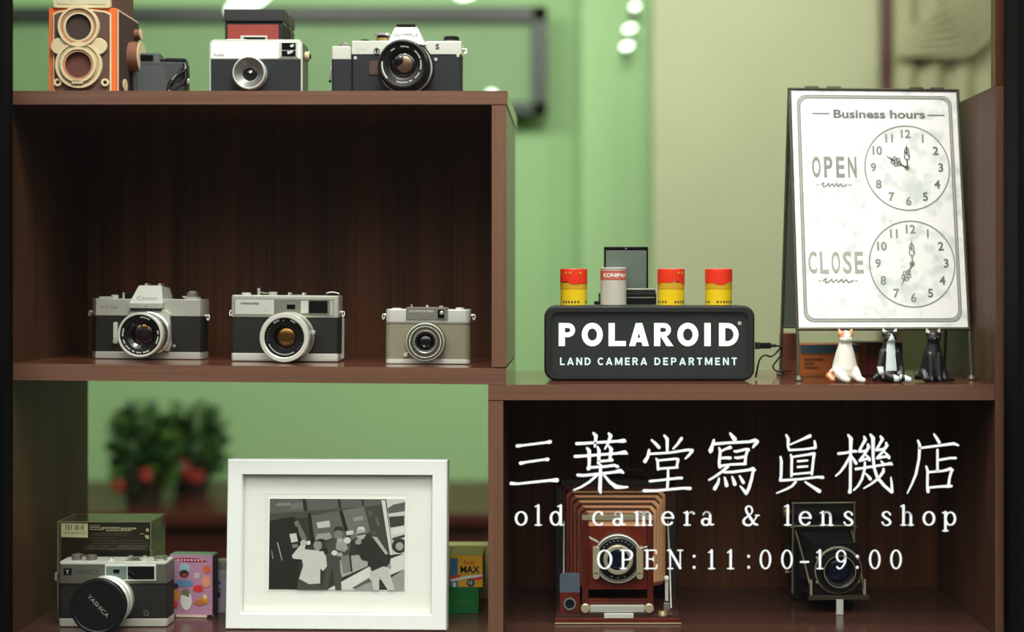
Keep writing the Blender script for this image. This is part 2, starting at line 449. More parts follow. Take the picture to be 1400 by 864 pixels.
b.add([(-.70, -.0006, zl + EZ), (-.0845, -.0006, zr + EZ), (-.0845, -.0006, zr - .0203 + EZ), (-.70, -.0006, zl - .0205 + EZ)], [[3, 2, 1, 0]], edge_w)
b.build('shelf', cab)
cbox('shelf', -.107, .523, 0, .2694, ZR - .0195, ZR, shelf_w, edge_w)
cbox('divider', -.1027, -.0847, .0005, .268, -.1065, ZT - .0178, div_w, edge_v)
cbox('divider', -.107, -.088, .0005, .268, ZF + .0002, ZR - .0198, div_w, edge_v)
cbox('back_panel', -.716, -.086, .2695, .276, -.125, ZT - .010, back_w)
cbox('back_panel', -.106, .541, .2695, .276, ZF - .010, ZR - .001, back_w)
cbox('base_board', -.70, .523, 0, .27, ZF - .018, ZF, floor_bw, edge_w)
b = MB(1); b.box(-.716, .541, .02, .27, -EYE + EZ, ZF - .0182 + EZ, side_w, .002); b.build('plinth', cab)

# window: frame, gaskets, pane
wf = wood('window_frame_wood', (22, 14, 9), (32, 19, 12), True, .6, .2)
gask = G('rubber_gasket', (5, 5, 5), .85, spec=.1)
GY = -.045
b = MB(1)
b.box(-.80, -.6995, GY - .03, -.004, -.75 + EYE, 1.1 + EYE, wf, .002)
b.box(.532, .66, GY - .03, GY + .02, -.75 + EYE, 1.1 + EYE, wf, .002)
b.box(-.6995, -.5, GY - .03, -.02, -.80 + EYE, -.60 + EYE, wf, .002)
b.box(-.80, .66, GY - .03, -.004, 1.1 + EYE, 1.2 + EYE, wf, .002)
b.box(-.5, .532, GY - .03, -.02, -.80 + EYE, -.60 + EYE, wf, .002)
win = struct(b.build('window_1'))
b = MB(1)
b.box(-.6995, -.6835, GY - .012, GY + .012, -.6 + EYE, 1.1 + EYE, gask, .001)
b.box(.5262, .534, GY - .032, GY + .022, -.6 + EYE, 1.1 + EYE, gask, .001)
b.build('gasket', win)
b = MB(1)
b.box(-.69, .532, GY - .002, GY + .002, -.6 + EYE, 1.1 + EYE, glass('window_pane', (253, 253, 251), .55, 0.0))
b.build('pane', win)
wall_f = mat('front_wall', (92, 84, 70), .7, 0, .1, 20)
sbox('wall_front', -2.4, 1.9, GY - .03, -.0, 0, EYE - .80, wall_f)
sbox('wall_street_left', -2.4, -.80, GY - .03, 0, EYE - .80, 2.7, wall_f)
sbox('wall_street_right', .66, 1.9, GY - .03, 0, EYE - .80, 2.7, wall_f)
# ------------------------------------------------------------------ lettering on the pane
vinyl = mat('white_vinyl', (240, 244, 242), .5)
LY = GY - .0026
def photo_plane(ox, oy, s):                   # marks read off the photograph, laid on the pane at its real size
    return lambda u, v: (X(ox + u / s, LY), 0, Z(oy + v / s, LY) - EYE)
kanji = MB(1)
def ks(pl, w, *strokes):
    for st in strokes: kanji.stroke([(p[0], p[1], (p[2] if len(p) > 2 else 1) * w) for p in st], pl, vinyl)
A = photo_plane(680, 580, 4.242)
ks(A, 15, [(115, 126, 1.3), (150, 122, .9), (280, 106, .9), (305, 102, 1.5)], [(135, 226, 1.4), (165, 220, .9), (270, 205, .9), (292, 204, 1.4)],
   [(80, 343, 1.3), (120, 345, .9), (300, 326, 1), (345, 324, 1.7)])
B = photo_plane(775, 580, 7.85)
ks(B, 34, [(105, 208, 1), (180, 205, .9), (540, 182, .8), (610, 178, 1.35), (632, 185, .5)],
   [(285, 95, .7), (312, 125, 1.2), (305, 200, .8), (300, 240, .7)], [(450, 100, .8), (470, 125, 1.2), (440, 210, .8), (408, 265, .5)],
   [(88, 345, 1), (160, 342, .9), (540, 312, .8), (620, 302, 1.35), (648, 316, .5)],
   [(218, 258, .8), (240, 285, 1.2), (240, 440, .95), (232, 475, 1.3)], [(330, 240, .6), (345, 285, 1.1), (342, 400, 1), (340, 415, 1.1)],
   [(455, 240, .8), (476, 268, 1.2), (462, 370, .9)], [(345, 398, .8), (460, 388, .8), (485, 385, 1)],
   [(232, 465, .8), (400, 455, .8), (510, 440, .9), (545, 455, 1)],
   [(118, 545, 1), (180, 550, .9), (500, 515, .85), (575, 500, 1.3), (605, 520, .7)],
   [(362, 440, .9), (360, 560, 1.1), (355, 700, 1.2), (362, 735, .7)],
   [(330, 540, .8), (240, 620, .8), (150, 675, .7), (75, 705, .5)], [(395, 540, .7), (460, 620, .95), (530, 672, 1.4), (600, 676, .9), (652, 674, .6)])
ks(A, 15, [(895, 92, .8), (920, 115, 1.2), (938, 135, 1.2)], [(968, 65, .8), (985, 85, 1.3), (985, 160, 1)], [(1068, 82, 1.2), (1045, 115, 1), (1020, 142, .7)],
   [(880, 150, 1), (872, 190, 1.2), (856, 215, 1.5)], [(880, 172, .9), (1000, 165, .9), (1105, 148, 1), (1130, 152, 1.3)], [(1130, 155, 1.2), (1112, 178, 1), (1090, 200, .6)],
   [(922, 200, .8), (930, 215, 1), (932, 262, 1)], [(930, 210, .8), (1035, 200, .9), (1048, 204, 1.1), (1040, 248, .9)], [(932, 258, .9), (1045, 250, .9)],
   [(990, 262, .8), (990, 310, 1), (985, 375, 1)], [(885, 330, 1), (930, 326, .9), (1050, 312, 1), (1070, 312, 1)], [(850, 385, 1.2), (920, 385, 1), (1080, 370, 1), (1118, 372, 1.3)])
C = photo_plane(960, 580, 7.85)
ks(C, 32, [(300, 98, .7), (325, 130, 1.2), (348, 160, 1.5)], [(125, 170, .8), (110, 225, 1), (92, 280, 1.6), (88, 300, .8)],
   [(120, 212, 1), (300, 198, .9), (500, 188, .9), (570, 172, 1.2), (595, 185, 1)], [(590, 195, 1), (562, 225, 1), (545, 250, .6)],
   [(182, 255, .7), (195, 285, 1), (182, 420, 1), (190, 460, 1.1)], [(200, 290, .7), (260, 262, .8), (300, 250, 1.2)],
   [(205, 364, .8), (250, 360, .9), (300, 362, 1.1)], [(345, 290, .7), (370, 292, .9), (470, 268, .9), (495, 275, 1.2)],
   [(488, 275, .9), (468, 340, .9), (460, 425, 1)], [(355, 358, .8), (380, 362, .9), (450, 348, .9)],
   [(195, 448, .9), (300, 432, .8), (465, 425, .9)], [(275, 455, 1), (210, 510, .9), (140, 560, .8), (72, 598, .6)],
   [(235, 515, .8), (330, 512, .9), (500, 490, .9), (545, 478, 1.3), (565, 492, .9)], [(548, 500, .9), (530, 590, 1), (500, 690, 1.1), (472, 742, 1.1)],
   [(470, 742, 1), (440, 700, .9), (408, 665, .5)], [(182, 580, .6), (170, 630, 1), (135, 690, 1.3)],
   [(240, 570, .6), (255, 620, 1.1), (262, 655, 1.3)], [(322, 562, .6), (340, 610, 1.1), (350, 642, 1.3)], [(402, 555, .6), (425, 595, 1), (442, 625, 1.1)])
Bb = photo_plane(1000, 580, 4.242)
ks(Bb, 15, [(318, 62, .8), (330, 85, 1.2), (328, 130, .9), (335, 148, 1)], [(340, 118, .6), (400, 92, .8), (455, 68, 1.4)],
   [(335, 150, .9), (420, 145, .8), (488, 136, 1)], [(482, 98, .8), (486, 118, 1.1), (486, 136, 1)],
   [(345, 178, .8), (350, 200, 1), (348, 300, 1)], [(352, 190, .8), (440, 176, .9), (480, 170, 1.2), (476, 200, 1), (466, 290, 1)],
   [(385, 215, .9), (440, 210, .8)], [(385, 248, .9), (440, 244, .8)], [(352, 290, .8), (466, 280, .8)],
   [(285, 190, .8), (290, 215, 1.1), (288, 300, 1), (284, 322, 1.1)], [(284, 326, 1), (400, 318, .9), (500, 306, .9), (530, 308, 1.2)],
   [(372, 335, 1), (350, 360, .9), (310, 380, .8), (262, 400, .5)], [(428, 335, .7), (470, 362, 1.1), (510, 388, 1.5)])
E = photo_plane(1130, 580, 7.855)
ks(E, 30, [(232, 115, .7), (262, 155, 1.4), (258, 300, 1), (255, 690, 1), (250, 725, 1.4)], [(130, 315, 1), (200, 308, .9), (300, 288, 1), (318, 292, .9)],
   [(248, 350, .8), (200, 440, 1), (150, 510, .8), (100, 555, .6)], [(270, 345, .7), (300, 390, 1), (318, 420, 1.1)],
   [(405, 135, .8), (418, 165, 1.2), (380, 230, .9), (350, 290, 1)], [(350, 292, .9), (400, 290, .9), (440, 278, .8)], [(445, 215, .8), (452, 245, 1.2), (410, 320, .9), (358, 390, 1)],
   [(358, 392, .9), (420, 375, .9), (462, 365, .8)], [(420, 325, .6), (448, 355, .9), (462, 385, 1)],
   [(472, 112, .8), (500, 150, 1.4), (500, 350, 1), (512, 470, 1), (545, 570, 1.1), (620, 660, 1.1), (700, 728, 1.1)], [(705, 728, 1), (700, 650, .9), (692, 570, .5)],
   [(580, 130, .8), (600, 160, 1.2), (570, 215, .9), (535, 275, 1)], [(540, 278, .9), (590, 270, .9), (625, 262, .8)], [(640, 200, .8), (648, 228, 1.2), (600, 300, .9), (545, 362, 1)],
   [(545, 365, .9), (610, 350, .9), (670, 345, 1)], [(625, 300, .6), (655, 330, .9), (670, 360, 1.1)], [(585, 395, .5), (605, 420, 1)],
   [(315, 480, 1), (380, 472, .9), (640, 430, .9), (690, 422, 1.2), (705, 435, .6)], [(412, 410, .8), (410, 480, .9), (380, 590, .9), (340, 660, .8), (292, 708, .6)],
   [(420, 530, .6), (450, 560, .9), (470, 588, 1.2)], [(612, 480, .9), (610, 510, 1.1), (560, 580, .9), (480, 640, .8), (402, 688, .5)])
ks(Bb, 15, [(1175, 58, .7), (1190, 80, 1.1), (1205, 105, 1.2)], [(1082, 95, .8), (1092, 120, 1.1), (1088, 200, 1), (1070, 290, 1), (1045, 350, .8), (1020, 400, .5)],
   [(1092, 138, .9), (1200, 124, .9), (1290, 112, 1.1), (1315, 122, .8)], [(1195, 148, .9), (1195, 268, 1)], [(1198, 208, .9), (1270, 196, .9), (1300, 196, 1)],
   [(1130, 245, .8), (1138, 270, 1), (1136, 350, 1), (1140, 390, 1.3)], [(1140, 278, .9), (1230, 270, .9), (1270, 258, 1.2), (1282, 265, 1)],
   [(1278, 265, 1), (1265, 310, 1), (1258, 362, 1.1)], [(1142, 368, .9), (1200, 362, .9), (1275, 358, 1.1)])
tag(kanji.build('window_lettering', loc=(0, LY, EYE)), 'row of seven large white Chinese characters on the window glass', 'lettering')

# serif alphabet, unit = cap height, drawn round its own centre line
T, t_ = .125, .065
def S_(*p): return [(a, b, w) for a, b, w in p]
def serif(x, y, l=.13, r=.13): return S_((x - l, y, t_), (x + r, y, t_))
def stem(x, y0, y1, w=T): return S_((x, y0, w), (x, y1, w))
def ring_(cx, cy, rx, ry, a0=0, a1=360): return arc(cx, cy, rx, ry, a0, a1, 22, (t_, T))
GL = {
 'o': [ring_(0, .35, .25, .32)],
 'l': [stem(0, .03, .98), serif(0, .03, .15, .15), S_((-.15, .93, t_), (0, .98, t_))],
 'd': [ring_(-.05, .35, .23, .32), stem(.2, .04, .98), S_((.06, .93, t_), (.2, .98, t_)), S_((.2, .04, t_), (.34, .04, t_))],
 'c': [ring_(.02, .35, .26, .32, 55, 310), S_((.18, .56, .14), (.18, .57, .14))],
 'a': [arc(-.07, .18, .18, .16, 0, 360, 20, (t_, T)), S_((.14, .5, T), (.14, .12, T), (.2, .03, .08), (.31, .06, t_)), arc(-.03, .48, .17, .19, 0, 160, 12, (t_, .09))],
 'm': [stem(-.32, .03, .66), stem(0, .03, .5), stem(.32, .03, .5), serif(-.32, .03, .1, .1), serif(0, .03, .1, .1), serif(.32, .03, .1, .1),
       arc(-.16, .49, .16, .17, 0, 165, 12, (t_, .1)), arc(.16, .49, .16, .17, 0, 165, 12, (t_, .1)), S_((-.44, .62, t_), (-.32, .66, t_))],
 'e': [ring_(0, .35, .26, .32, 5, 320), S_((-.23, .38, t_), (.25, .38, t_))],
 'r': [stem(-.1, .03, .66), serif(-.1, .03, .14, .16), S_((-.24, .62, t_), (-.1, .66, t_)), smooth(S_((-.1, .42, t_), (0, .6, t_), (.12, .66, .09), (.22, .6, .14)))],
 'n': [stem(-.17, .03, .66), stem(.19, .03, .46), serif(-.17, .03, .12, .12), serif(.19, .03, .12, .12), arc(.01, .46, .18, .2, 0, 160, 12, (t_, .11)), S_((-.3, .62, t_), (-.17, .66, t_))],
 'h': [stem(-.17, .03, .98), stem(.19, .03, .46), serif(-.17, .03, .12, .12), serif(.19, .03, .12, .12), arc(.01, .46, .18, .2, 0, 160, 12, (t_, .11)), S_((-.3, .93, t_), (-.17, .98, t_))],
 's': [smooth(S_((.18, .54, .1), (.08, .66, t_), (-.08, .66, .08), (-.18, .54, .11), (-.08, .40, .12), (.1, .29, .12), (.19, .15, .11), (.08, .03, .08), (-.1, .03, t_), (-.2, .15, .1)))],
 'p': [stem(-.16, -.25, .66), serif(-.16, -.25, .13, .13), S_((-.3, .62, t_), (-.16, .66, t_)), ring_(.08, .34, .23, .31)],
 '&': [smooth(S_((.38, .5, t_), (.25, .3, t_), (.05, .05, .09), (-.15, .02, .1), (-.3, .15, .12), (-.24, .34, .1), (-.02, .5, t_), (.12, .68, .08), (.08, .88, .09), (-.08, .95, t_), (-.18, .84, .11), (-.14, .66, .12), (.05, .35, .13), (.22, .1, .12), (.38, .04, .08))),
       S_((.28, .5, t_), (.46, .5, t_))],
 'O': [arc(0, .5, .34, .47, 0, 360, 28, (t_, T))],
 'P': [stem(-.2, .03, .97), serif(-.2, .03, .14, .16), S_((-.34, .97, t_), (.05, .97, t_)), arc(.03, .73, .24, .24, -90, 90, 14, (t_, T)), S_((.03, .49, t_), (-.2, .49, t_))],
 'E': [stem(-.2, .03, .97), S_((-.34, .97, t_), (.26, .97, t_), (.28, .8, t_)), S_((-.34, .03, t_), (.28, .03, t_), (.32, .22, t_)), S_((-.2, .52, t_), (.12, .52, t_)), S_((.12, .43, t_), (.12, .61, t_))],
 'N': [stem(-.25, .03, .97, t_), stem(.27, .03, .97, t_), S_((-.27, .97, T), (.27, .05, T)), serif(-.25, .03), serif(.27, .97), S_((-.4, .97, t_), (-.25, .97, t_))],
 '1': [stem(0, .03, .97), serif(0, .03, .16, .16), S_((-.16, .85, t_), (0, .97, t_))],
 '0': [arc(0, .5, .25, .47, 0, 360, 28, (t_, .115))],
 '9': [arc(0, .67, .23, .29, 0, 360, 22, (t_, .11)), smooth(S_((.235, .66, .11), (.2, .35, .1), (.05, .1, .08), (-.1, .02, .08), (-.2, .1, .11)))],
 ':': [S_((0, .66, .15), (0, .665, .15)), S_((0, .09, .15), (0, .095, .15))],
 '-': [S_((-.2, .37, .1), (.2, .37, .1))]}
def line(txt, xs, base, cap, kx, label):
    b = MB(1)
    for ch, x in zip(txt, xs):
        for st in GL[ch]:
            if len(st[0]) < 3: st = [(p[0], p[1], T) for p in st]
            y0 = base
            b.stroke([(x + p[0] * cap * kx, y0 - p[1] * cap, p[2] * cap * 1.0) for p in st], lambda u, v: (X(u, LY), 0, Z(v, LY) - EYE), vinyl)
    tag(b.build('window_lettering', loc=(0, LY, EYE)), label, 'lettering')
line('oldcamera&lensshop', [712.5, 736, 761, 818, 846, 880, 913, 942, 967, 1025, 1077, 1101, 1130, 1160, 1212, 1240, 1270, 1297], 718.5, 28, 1.0,
     'white lowercase line of English words under the Chinese characters on the window glass')
line('OPEN:11:00-19:00', [826.6, 857, 890, 923, 949, 973, 999, 1023.6, 1046.5, 1076, 1100, 1121, 1150, 1172, 1196, 1225], 778, 26.5, .98,
     'white opening hours line, lowest of the three lines on the window glass')
# ------------------------------------------------------------------ camera kit (local millimetres, front at y = 0 facing -y, base at z = 0)
def part(t, name, fn, *a, **k):
    b = MB(); fn(b); return b.build(name, t, **k)
def knob(t, name, x, y, z, r, h, m, ridges=0, cap=None):
    b = MB(); b.cyl((x, y, z), r, h, 'z', m, bev=.5)
    for k in range(ridges):
        a = 2 * PI * k / ridges; b.box(x + r * math.cos(a) - .25, x + r * math.cos(a) + .25, y + r * math.sin(a) - .25, y + r * math.sin(a) + .25, z + .4, z + h - .5, m)
    if cap: b.cyl((x, y, z + h - .01), r * .6, .5, 'z', cap, bev=.1)
    return b.build(name, t)
def lug(t, x, y, z, m=chrome, sx=-1):
    b = MB(); b.cyl((x - (3 if sx < 0 else 0), y, z), 2.0, 3, 'x', m, seg=14, bev=.3)
    b.tube([(x + sx * 4 + 3.2 * math.cos(a) * .45, y + 1.2 * math.sin(a), z - 2 + 3.6 * math.sin(a)) for a in [2 * PI * k / 14 for k in range(14)]], .55, m, 6, True)
    return b.build('strap_lug', t)
def window(t, name, x0, x1, z0, z1, y, m_frame, m_glass, f=1.2, r=.8, depth=1.2):
    """framed recessed window on a front face"""
    b = MB()
    b.panel(x0, x1, z0, z1, y - .5, y + .4, r, m_frame, .25)
    w = b.build(name, t)
    b = MB(); b.panel(x0 + f, x1 - f, z0 + f, z1 - f, y - .75, y - .35, r * .6, m_glass, .1)
    b.build('window_glass', w); return w
def screw(b, x, z, y, r, m):
    b.cyl((x, y, z), r, .7, '-y', m, seg=14, bev=.2); b.box(x - r * .7, x + r * .7, y - .75, y - .68, z - .2, z + .2, matblack)
def ticks(b, c, r, h, m, n, a0, a1, w=.35, l=1.1, skip=None):
    """engraved marks round a lens ring"""
    for k in range(n):
        if skip and skip(k): continue
        a = math.radians(a0 + (a1 - a0) * k / max(n - 1, 1)); ca, sa = math.cos(a), math.sin(a)
        pl = lambda u, v: (c[0] + (r + v) * ca - u * sa, c[1] - h - .05, c[2] + (r + v) * sa + u * ca)
        b.poly([(-w, -l / 2), (w, -l / 2), (w, l / 2), (-w, l / 2)], pl, m)
def arcband(b, c, r, w, h, a0, a1, m, n=24):
    vs, fs = [], []
    for k in range(n + 1):
        a = math.radians(a0 + (a1 - a0) * k / n)
        for q in (r - w / 2, r + w / 2): vs.append((c[0] + q * math.cos(a), c[1] - h, c[2] + q * math.sin(a)))
    for k in range(n): fs.append([2 * k, 2 * k + 1, 2 * k + 3, 2 * k + 2])
    b.add(vs, fs, m)
def glassdome(t, c, r, h0, bulge, m, name='lens_glass'):
    b = MB(); n = 10
    b.lathe([(r * math.sin(k / n * PI / 2), h0 + bulge * math.cos(k / n * PI / 2)) for k in range(n + 1)], c, '-y', m, 40)
    return b.build(name, t, sharp=80)

# ---- 1. silver SLR with angular prism, left on the middle shelf
def slr_silver():
    y = .115; x = X(199, y)
    t = thing('film_camera', 'silver and black reflex camera with pointed silver prism, leftmost on the middle shelf', 'camera', (x, y, EYE + zmid(x)), ry=math.radians(.55), group='cameras on the middle shelf')
    def body(b):
        P = [(-74, 10), (-66, 0), (72, 0), (75, 4), (75, 30), (70, 36), (-70, 36), (-75, 30)]
        b.prism(P, 9.5, 58, 'z', leather, .3)
    bd = part(t, 'body', body)
    part(t, 'base_plate', lambda b: b.prism([(-74, 10), (-66, -.6), (72, -.6), (75.3, 4), (75.3, 30), (70, 36.5), (-70, 36.5), (-75.3, 30)], .8, 10, 'z', silver, .8) and None)
    def top(b):
        b.prism([(-74.3, 10), (-66, -.8), (72, -.8), (75.5, 4), (75.5, 30), (70, 36.5), (-70, 36.5), (-75.5, 30)], 57.5, 80, 'z', silver, 1)
        b.text('FTQL', front(-.95), -47, 67, 3.4, grey_engr, 24)
        for xx in (-57, -30): pass
    part(t, 'top_plate', top)
    def prism_(b):
        # front face trapezoid, sides sloping back
        bm = bmesh.new()
        f = [(-20.5, -7, 74), (24, -7, 74), (21, -3, 98), (-9, -3, 98)]
        g = [(-22, 30, 74), (29, 30, 74), (23, 28, 95), (-8, 28, 95)]
        vs = [bm.verts.new(p) for p in f + g]
        for q in ((0, 1, 2, 3), (7, 6, 5, 4), (4, 5, 1, 0), (5, 6, 2, 1), (6, 7, 3, 2), (7, 4, 0, 3)): bm.faces.new([vs[k] for k in q])
        bmesh.ops.recalc_face_normals(bm, faces=bm.faces[:]); bmesh.ops.bevel(bm, geom=bm.edges[:], offset=.8, segments=2, affect='EDGES'); b.addbm(bm, silver_br)
        b.text('Canon', lambda u, v: (u, -6.6 + (v - 76) * 4 / 24 - .5, v), 3, 79, 5.0, G('soft_engraving', (150, 154, 152), .6), 27)
    part(t, 'prism_housing', prism_)
    def nose(b):
        b.box(-20.5, 24, -7.6, 5, 68, 75, silver, .6); b.box(-19, 22, -7, 3, 64, 68.3, matblack, .3)
        b.cyl((2, -7.5, 70.6), .9, .5, '-y', dark_engr, seg=10)
    part(t, 'prism_nose', nose)
    part(t, 'accessory_shoe', lambda b: (b.box(-4, 0, 6, 22, 97.5, 100.5, chrome, .4), b.box(14, 18, 6, 22, 97.5, 100.5, chrome, .4), b.box(-1, 15, 6, 22, 95, 98.6, black_m, .3)))
    cx, cz = 6, 34
    def mount(b):
        b.prism([(-18, 12), (-20, 66), (27, 66), (33, 60), (35, 20), (32, 11)], -5, 1, 'y', silver, 1.2)
        b.ring((cx, 0, cz), 29, 5, '-y', silver_br, 6, 4)
    part(t, 'mount_plate', mount)
    c = (cx, 0, cz)
    def barrel(b):
        b.lathe([(25, 6), (29.5, 6), (29.5, 11), (28, 12), (28, 17)], c, '-y', chrome)
        b.lathe([(28, 17), (27.3, 17.5), (27.3, 25), (28, 25.5)], c, '-y', black_m)
        b.lathe([(28, 25.5), (29, 26), (29, 33), (28.2, 34)], c, '-y', silver_dk)
        for k in range(48):
            a = 2 * PI * k / 48; b.box(cx + 28.8 * math.cos(a) - .5, cx + 28.8 * math.cos(a) + .5, -33, -26.5, cz + 28.8 * math.sin(a) - .5, cz + 28.8 * math.sin(a) + .5, silver_dk)
        b.lathe([(28.2, 34), (27.4, 34.5), (27.4, 37), (28.8, 37.6), (29.2, 39), (29.2, 43), (28.4, 44), (26.6, 44), (26, 43)], c, '-y', silver_br)
    ln = part(t, 'lens', barrel)
    def face(b):
        b.lathe([(26, 43), (25.5, 41.5), (19.5, 40.5), (19, 38), (16.5, 36)], c, '-y', black_m)
        for (a0, a1) in ((60, 92), (160, 185), (196, 210), (216, 236), (243, 252), (258, 274), (280, 300), (-28, -4), (3, 14)):
            arcband(b, c, 23, 1.7, 41.7, a0, a1, engr)
            for q in range(int(a0) + 3, int(a1), 4): arcband(b, c, 23, 1.9, 41.75, q, q + 1.2, black_m, 2)
        b.lathe([(16.5, 36), (14, 34), (13.5, 30)], c, '-y', black_gl)
    part(ln, 'front_ring', face)
    glassdome(ln, c, 16.8, 31, 5.5, lensglass)
    glassdome(ln, (cx + 2, 0, cz - 3), 9.5, 34.0, 2.8, violet, 'inner_element_glint')
    glassdome(ln, (cx + 2.5, 0, cz + 9), 5.6, 33.8, 2.4, amber, 'lens_glint')  # amber dome paints a reflected highlight on the glass
    part(t, 'self_timer_lever', lambda b: (b.panel(-42, -36.5, 27, 49, -4, -1, 1.4, silver_br, .5), b.cyl((-39, 0, 24), 3.6, 4, '-y', silver, seg=20)))
    part(t, 'stop_down_button', lambda b: screw(b, 38, 18, -.3, 1.8, silver))
    knob(t, 'shutter_button', -46, 14, 80, 4.6, 5, silver_br)
    knob(t, 'cable_socket', -33.5, 14, 80, 2.4, 8, silver_br)
    knob(t, 'speed_dial', -17 - 8, 17, 80, 9, 8, black_m, 30)
    def rew(b):
        b.cyl((57, 16, 80), 11, 3, 'z', silver, bev=.8); b.cyl((57, 16, 83), 7.5, 6, 'z', silver_dk, bev=.6); b.cyl((57, 16, 89), 5, 2, 'z', chrome, bev=.6)
        b.box(44, 52, 14, 18, 82.5, 84, chrome, .4)
    part(t, 'rewind_knob', rew)
    part(t, 'winding_lever', lambda b: (b.box(-70, -52, 22, 30, 80, 82.5, silver, .8)))
    lug(t, -75.3, 14, 62); lug(t, 75.5, 12, 58, sx=1)
slr_silver()

# ---- 2. silver rangefinder, middle
def rf_silver():
    y = .088; x = X(389, y)
    t = thing('film_camera', 'silver rangefinder camera with wide chrome lens ring and golden glint, centre of the middle shelf', 'camera', (x, y, EYE + zmid(x)), ry=math.radians(.5), group='cameras on the middle shelf')
    w = 70
    part(t, 'body', lambda b: b.slab(-w, w, 0, 32, 10, 58.5, 4, leather, .3))
    def base(b):
        b.slab(-w, w, -.8, 32.5, 1, 5, 4, silver, .6); b.slab(-w, w, -.8, 32.5, 4.9, 11, 4, silver_br, .6)
    part(t, 'base_plate', base)
    def top(b):
        b.slab(-w - .3, w + .3, -1.2, 33, 58, 87, 4, silver, 1.6)
        for (p0, p1, q0, q1) in ((-66, 64, 60.5, 61.2), (-66, 64, 81.6, 82.3), (-66, -65.3, 60.5, 82.3), (63.3, 64, 60.5, 82.3)): b.box(p0, p1, -1.6, -1, q0, q1, silver_dk)
        b.box(-64.5, -14, -1.7, -1, 62, 81, silver_br, .3)
        pl = front(-1.9)
        b.text('minolta', lambda u, v: (u + (v - 76) * .3, -1.85, v), -45.5, 74.6, 3.6, dark_engr, 24, bold=.02)
        b.text('7s', pl, -25, 66, 2.4, grey_engr)
        b.box(-14, 59, -2, -1, 62, 81.6, silver_dk, .3)
        b.box(21, 31, -2.2, -1.8, 64, 80, silver_br, .2)
    part(t, 'top_plate', top)
    window(t, 'rangefinder_window', 1.5, 15, 67.5, 76.5, -2, silver_dk, black_gl, 1.4)
    window(t, 'viewfinder_window', 31.5, 56, 64, 80.6, -2, black_m, lensglass, 1.3)
    cx, cz = 6.5, 33; c = (cx, 0, cz)
    def barrel(b):
        b.lathe([(20, 0), (32.5, 0), (32.5, 6), (31.8, 7)], c, '-y', silver)
        b.lathe([(31.8, 7), (30.6, 7.4), (30.6, 12), (31.8, 12.6), (32, 17), (31.4, 18)], c, '-y', silver_dk)
        b.lathe([(31.4, 18), (30.4, 18.4), (30.4, 21), (31.6, 21.6)], c, '-y', black_m)
        b.lathe([(31.6, 21.6), (32, 22.5), (32, 33), (31, 34.6), (26.5, 34.8), (25.5, 34)], c, '-y', silver_br)
        b.box(cx + 29, cx + 36, -16, -12, cz + 4, cz + 9, silver, .8)
    ln = part(t, 'lens', barrel)
    def face(b):
        b.lathe([(25.5, 34), (24.8, 31), (16, 30), (15, 27), (14, 26)], c, '-y', black_m)
        ticks(b, c, 21.8, 30.9, engr, 9, 205, 245, .55, 1.4); ticks(b, c, 21.8, 30.9, engr, 9, 250, 300, .6, 1.5)
        ticks(b, c, 22.2, 31, engr, 6, 140, 190, .3, .7); ticks(b, c, 22.2, 31, engr, 3, -20, -40, .3, .7)
        arcband(b, c, 23.4, 2.2, 31.6, 55, 72, silver_br); arcband(b, c, 23.4, 2.2, 31.6, 108, 128, silver_br)
        b.text('R', front(-31.4, cx - 1.5, cz + 22), 0, -1, 2, engr)
        b.lathe([(14, 26), (13.5, 23)], c, '-y', black_gl)
    part(ln, 'front_ring', face)
    glassdome(ln, c, 14.4, 20, 6, lensglass)
    glassdome(ln, (cx + 1, 0, cz + 1), 13.2, 23, 4.2, amber, 'inner_element_glint')  # amber dome paints the lamps' reflection inside the lens
    knob(t, 'shutter_button', -54, 14, 87, 6, 3, silver_br)
    part(t, 'winding_lever', lambda b: (b.cyl((-38, 16, 87), 2, 9, 'z', silver), b.tube([(-38, 16, 91), (-30, 14, 89.5), (-22, 12, 89)], 1.1, silver_dk)))
    knob(t, 'speed_dial', -19, 15, 87, 5, 4.2, silver, 24)
    part(t, 'accessory_shoe', lambda b: (b.box(2.5, 5.5, 6, 20, 87, 90.5, silver_br, .4), b.box(21, 24, 6, 20, 87, 90.5, silver_br, .4), b.box(3, 23, 6, 20, 86.8, 88, silver_dk, .2)))
    part(t, 'rewind_knob', lambda b: (b.cyl((59, 16, 87), 8, 3, 'z', black_m), b.tube([(52, 14, 90.5), (60, 15, 91.5), (68, 16, 89.5)], 1.1, chrome), b.cyl((53, 14, 87), 1.8, 4, 'z', silver_br)))
    part(t, 'back_door', lambda b: b.slab(-w + 1, w + 2.6, 29, 35, 3, 57, 2, silver, .8))
    lug(t, -70.3, 14, 65); lug(t, 70.3, 12, 65, sx=1)
rf_silver()

